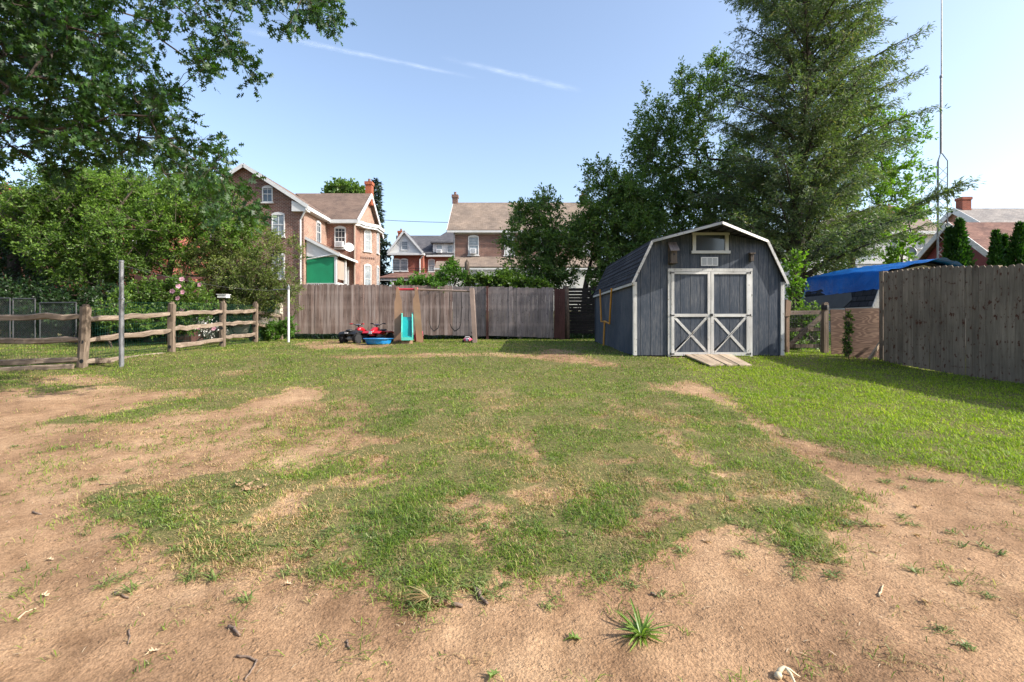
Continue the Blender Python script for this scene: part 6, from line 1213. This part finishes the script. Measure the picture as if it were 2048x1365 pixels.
tree('leafy_tree', 'dark shaded tree at the far left edge', 'tree', G(48, 18), P(45, 480, 18), [(20, 420, 110, 60, 18.5, 1.5), (40, 510, 90, 50, 18, 1.3), (-50, 480, 90, 80, 18, 1.5), (90, 560, 90, 40, 18, 1.2)], 300, 60, .12, .07, 'leaf_shade', None, .2, .5, .4)
tree('leafy_tree', 'slim leaning tree rising from behind the forked post', 'tree', G(160, 15.2), P(212, 545, 15.6), [(230, 520, 50, 30, 15.6, .6), (180, 560, 60, 30, 15.6, .6), (270, 540, 50, 30, 15.4, .6)], 90, 60, .09, .05, 'leaf_a', None, .05, .35, .5, 'bark_light')
WT = m_plain('white_petal', (.7, .68, .64), .6); M['white_petal'] = WT
for (px, py, rx, ry, D, lab) in ((30, 620, 80, 55, 15.6, 'dark shrub behind the chain link gate at far left'), (130, 630, 75, 50, 15.2, 'dark shrub behind the chain link panel'), (240, 630, 75, 50, 15.0, 'dark shrub between the grey pole and the maroon shed'), (470, 600, 80, 40, 18.3, 'dark shrub beside the cream outbuilding'), (-90, 610, 80, 65, 15.5, 'dark shrub beyond the left edge of the gate'), (350, 640, 70, 35, 15.2, 'dark shrub behind the hibiscus')):
    tree('shrub', lab, 'shrub', G(px, D), P(px, py+10, D), [(px, py, rx, ry, D, 1.1)], 190, 70, .11, .065, 'leaf_shade', 'dark shrubs filling in the shade behind the left fence', .05, .4, .4)  # dark row added to bring in the shade below the left trees
hb = tree('hibiscus_shrub', 'green hibiscus shrub with pink flowers behind the rail fence', 'shrub', G(350, 13.6), P(350, 620, 13.6), [(355, 590, 42, 35, 13.6, .5), (310, 600, 40, 35, 13.6, .5), (390, 615, 40, 30, 13.7, .5), (345, 640, 60, 25, 13.6, .5)], 190, 60, .07, .045, 'leaf_a', None, .04, .26, .5)
tree('shrub', 'light leafy shrub just behind the wire mesh right of the forked post', 'shrub', G(225, 12.6), P(225, 640, 12.6), [(222, 635, 30, 24, 12.6, .35), (270, 610, 45, 30, 13.2, .5), (290, 640, 50, 22, 13, .5)], 110, 55, .07, .045, 'leaf_a', None, .03, .25, .5)
for i, (px, py) in enumerate(((364, 559), (357, 573), (345, 583), (366, 585), (356, 597), (365, 618), (398, 655), (428, 658), (400, 570))):
    c_ = P(px, py, 13.0+.05*i); mb = MB(); F_ = Vector((rng.normal()*.25+.2, -1, .25+rng.normal()*.15)).normalized(); a = F_.orthogonal().normalized(); b_ = F_.cross(a); vs = [c_]; fs = []
    for k in range(5):
        t_ = 2*math.pi*k/5; d = a*math.cos(t_)+b_*math.sin(t_); sdv = -a*math.sin(t_)+b_*math.cos(t_); n0 = len(vs); vs += [c_+d*.03+sdv*.03+F_*.01, c_+d*.06+sdv*.022+F_*.018, c_+d*.065-sdv*.022+F_*.018, c_+d*.03-sdv*.03+F_*.01]; fs.append((0, n0, n0+1, n0+2, n0+3))
    mb.add(vs, fs); fl = mb.build('flower', 'petal', hb); mb = MB(); mb.tube([c_, c_+F_*.045], [.007, .003], 5); mb.build('pistil', 'red_plastic', fl)
tree('shrub', 'white flowered low shrub behind the middle rails', 'shrub', G(400, 13.9), P(400, 655, 13.9), [(400, 652, 30, 14, 13.9, .3), (430, 662, 25, 12, 13.9, .3)], 30, 14, .06, .05, 'white_petal', None, .02, .16, .5)
tree('weeds', 'green weeds growing at the end of the rail fence by the pale pole', 'weeds', G(545, 15.9), P(545, 670, 15.9), [(548, 660, 25, 16, 15.9, .35), (528, 668, 20, 12, 15.9, .3), (575, 660, 8, 22, 15.8, .2)], 60, 45, .08, .045, 'vine', None, .02, .2, .5)
# growth along the back fence
tree('vine', 'bright yellow green sapling above the back fence', 'plant', G(898, 18.35), P(898, 572, 18.35), [(900, 545, 14, 20, 18.35, .3), (902, 532, 8, 10, 18.35, .15), (880, 560, 16, 12, 18.3, .25), (925, 560, 16, 12, 18.3, .25)], 62, 32, .13, .05, 'vine', None, .03, .26, .4)
tree('vine', 'leafy vine tangle trailing along the fence top', 'plant', G(840, 18.3), P(850, 575, 18.3), [(845, 566, 28, 9, 18.2, .25), (812, 570, 20, 5, 18.2, .2), (870, 572, 30, 7, 18.0, .25), (840, 552, 6, 12, 18.3, .1)], 60, 32, .11, .06, 'vine', None, .03, .22, .4)
tree('vine', 'darker vine hanging over the shaded fence panels', 'plant', G(985, 18.3), P(985, 575, 18.3), [(970, 562, 30, 13, 18.2, .3), (1010, 565, 35, 13, 18.1, .3), (1060, 572, 45, 9, 17.9, .3), (1005, 552, 15, 9, 18.2, .2)], 100, 40, .12, .07, 'leaf_a', None, .03, .28, .4)
tree('vine', 'small green vine climbing the plywood strip', 'plant', G(1697, 9.98), P(1697, 640, 9.98), [(1697, 650, 6, 26, 9.96, .06), (1694, 690, 7, 25, 9.95, .05)], 70, 16, .035, .025, 'leaf_a', None, .008, .07, .3, bend=.01, step=.2)
tree('shrub', 'leafy weeds behind the wire gate', 'shrub', G(1615, 12.2), P(1615, 660, 12.2), [(1612, 640, 30, 25, 12.3, .4), (1625, 680, 32, 22, 12.2, .4), (1595, 690, 20, 15, 12.0, .3)], 110, 45, .085, .05, 'leaf_a', None, .03, .25, .4)
tree('shrub', 'dark undergrowth behind the slat fence', 'shrub', G(1180, 20.5), P(1180, 640, 20.5), [(1170, 640, 50, 30, 20.5, .8), (1230, 600, 60, 45, 20.5, .8)], 110, 50, .14, .08, 'leaf_shade', None, .04, .45, .4)
ux, uy = rng.uniform(-8.6, 3.2, 12000), rng.uniform(17.85, 19.3, 12000)  # dark blades added so the gap under the back fence reads as shaded
tag(blades(ux, uy, .24, .022, 'undergrowth', 'leaf_shade', .5), 'added dark blades making the shaded gap behind the back board fence', 'undergrowth', kind='stuff')
# no neighbour trees are modelled beyond the right edge
# ---------------------------------------------------------------- contrails
def contrail(label, p0, p1, w0, w1, D):
    n = 40; a_, b2 = P(*p0, D), P(*p1, D*1.02); vs, dn, fs = [], [], []
    for i in range(n+1):
        u = i/n; c_ = a_.lerp(b2, u)+Vector((0, 0, (fbm(u*9, 3.0, 1, 2, 3)-.5)*w1*D/1000*.5)); w_ = (w0+(w1-w0)*u)*D/1000
        for k in range(7): v_ = (k-3)/3; vs.append(c_+Vector((w_*v_*.1, w_*v_*.3, w_*v_*.9))); dn.append((1-abs(v_))**1.2*min(1, u*2.5, (1-u)*4)*.17)
    for i in range(n):
        for k in range(6): fs.append((i*7+k, i*7+k+1, (i+1)*7+k+1, (i+1)*7+k))
    mb = MB(); mb.add(vs, fs); o = mb.build('contrail', 'contrail', smooth=True); at_ = o.data.attributes.new('dens', 'FLOAT', 'POINT'); at_.data.foreach_set('value', np.array(dn, np.float32)); o.visible_shadow = True; tag(o, label, 'contrail', None, 'thing')
contrail('long faded contrail streak ending above the middle house', (430, 48), (960, 158), 12, 6, 4000)
contrail('short wispy contrail right of the longer streak', (880, 114), (1165, 182), 9, 12, 4000)
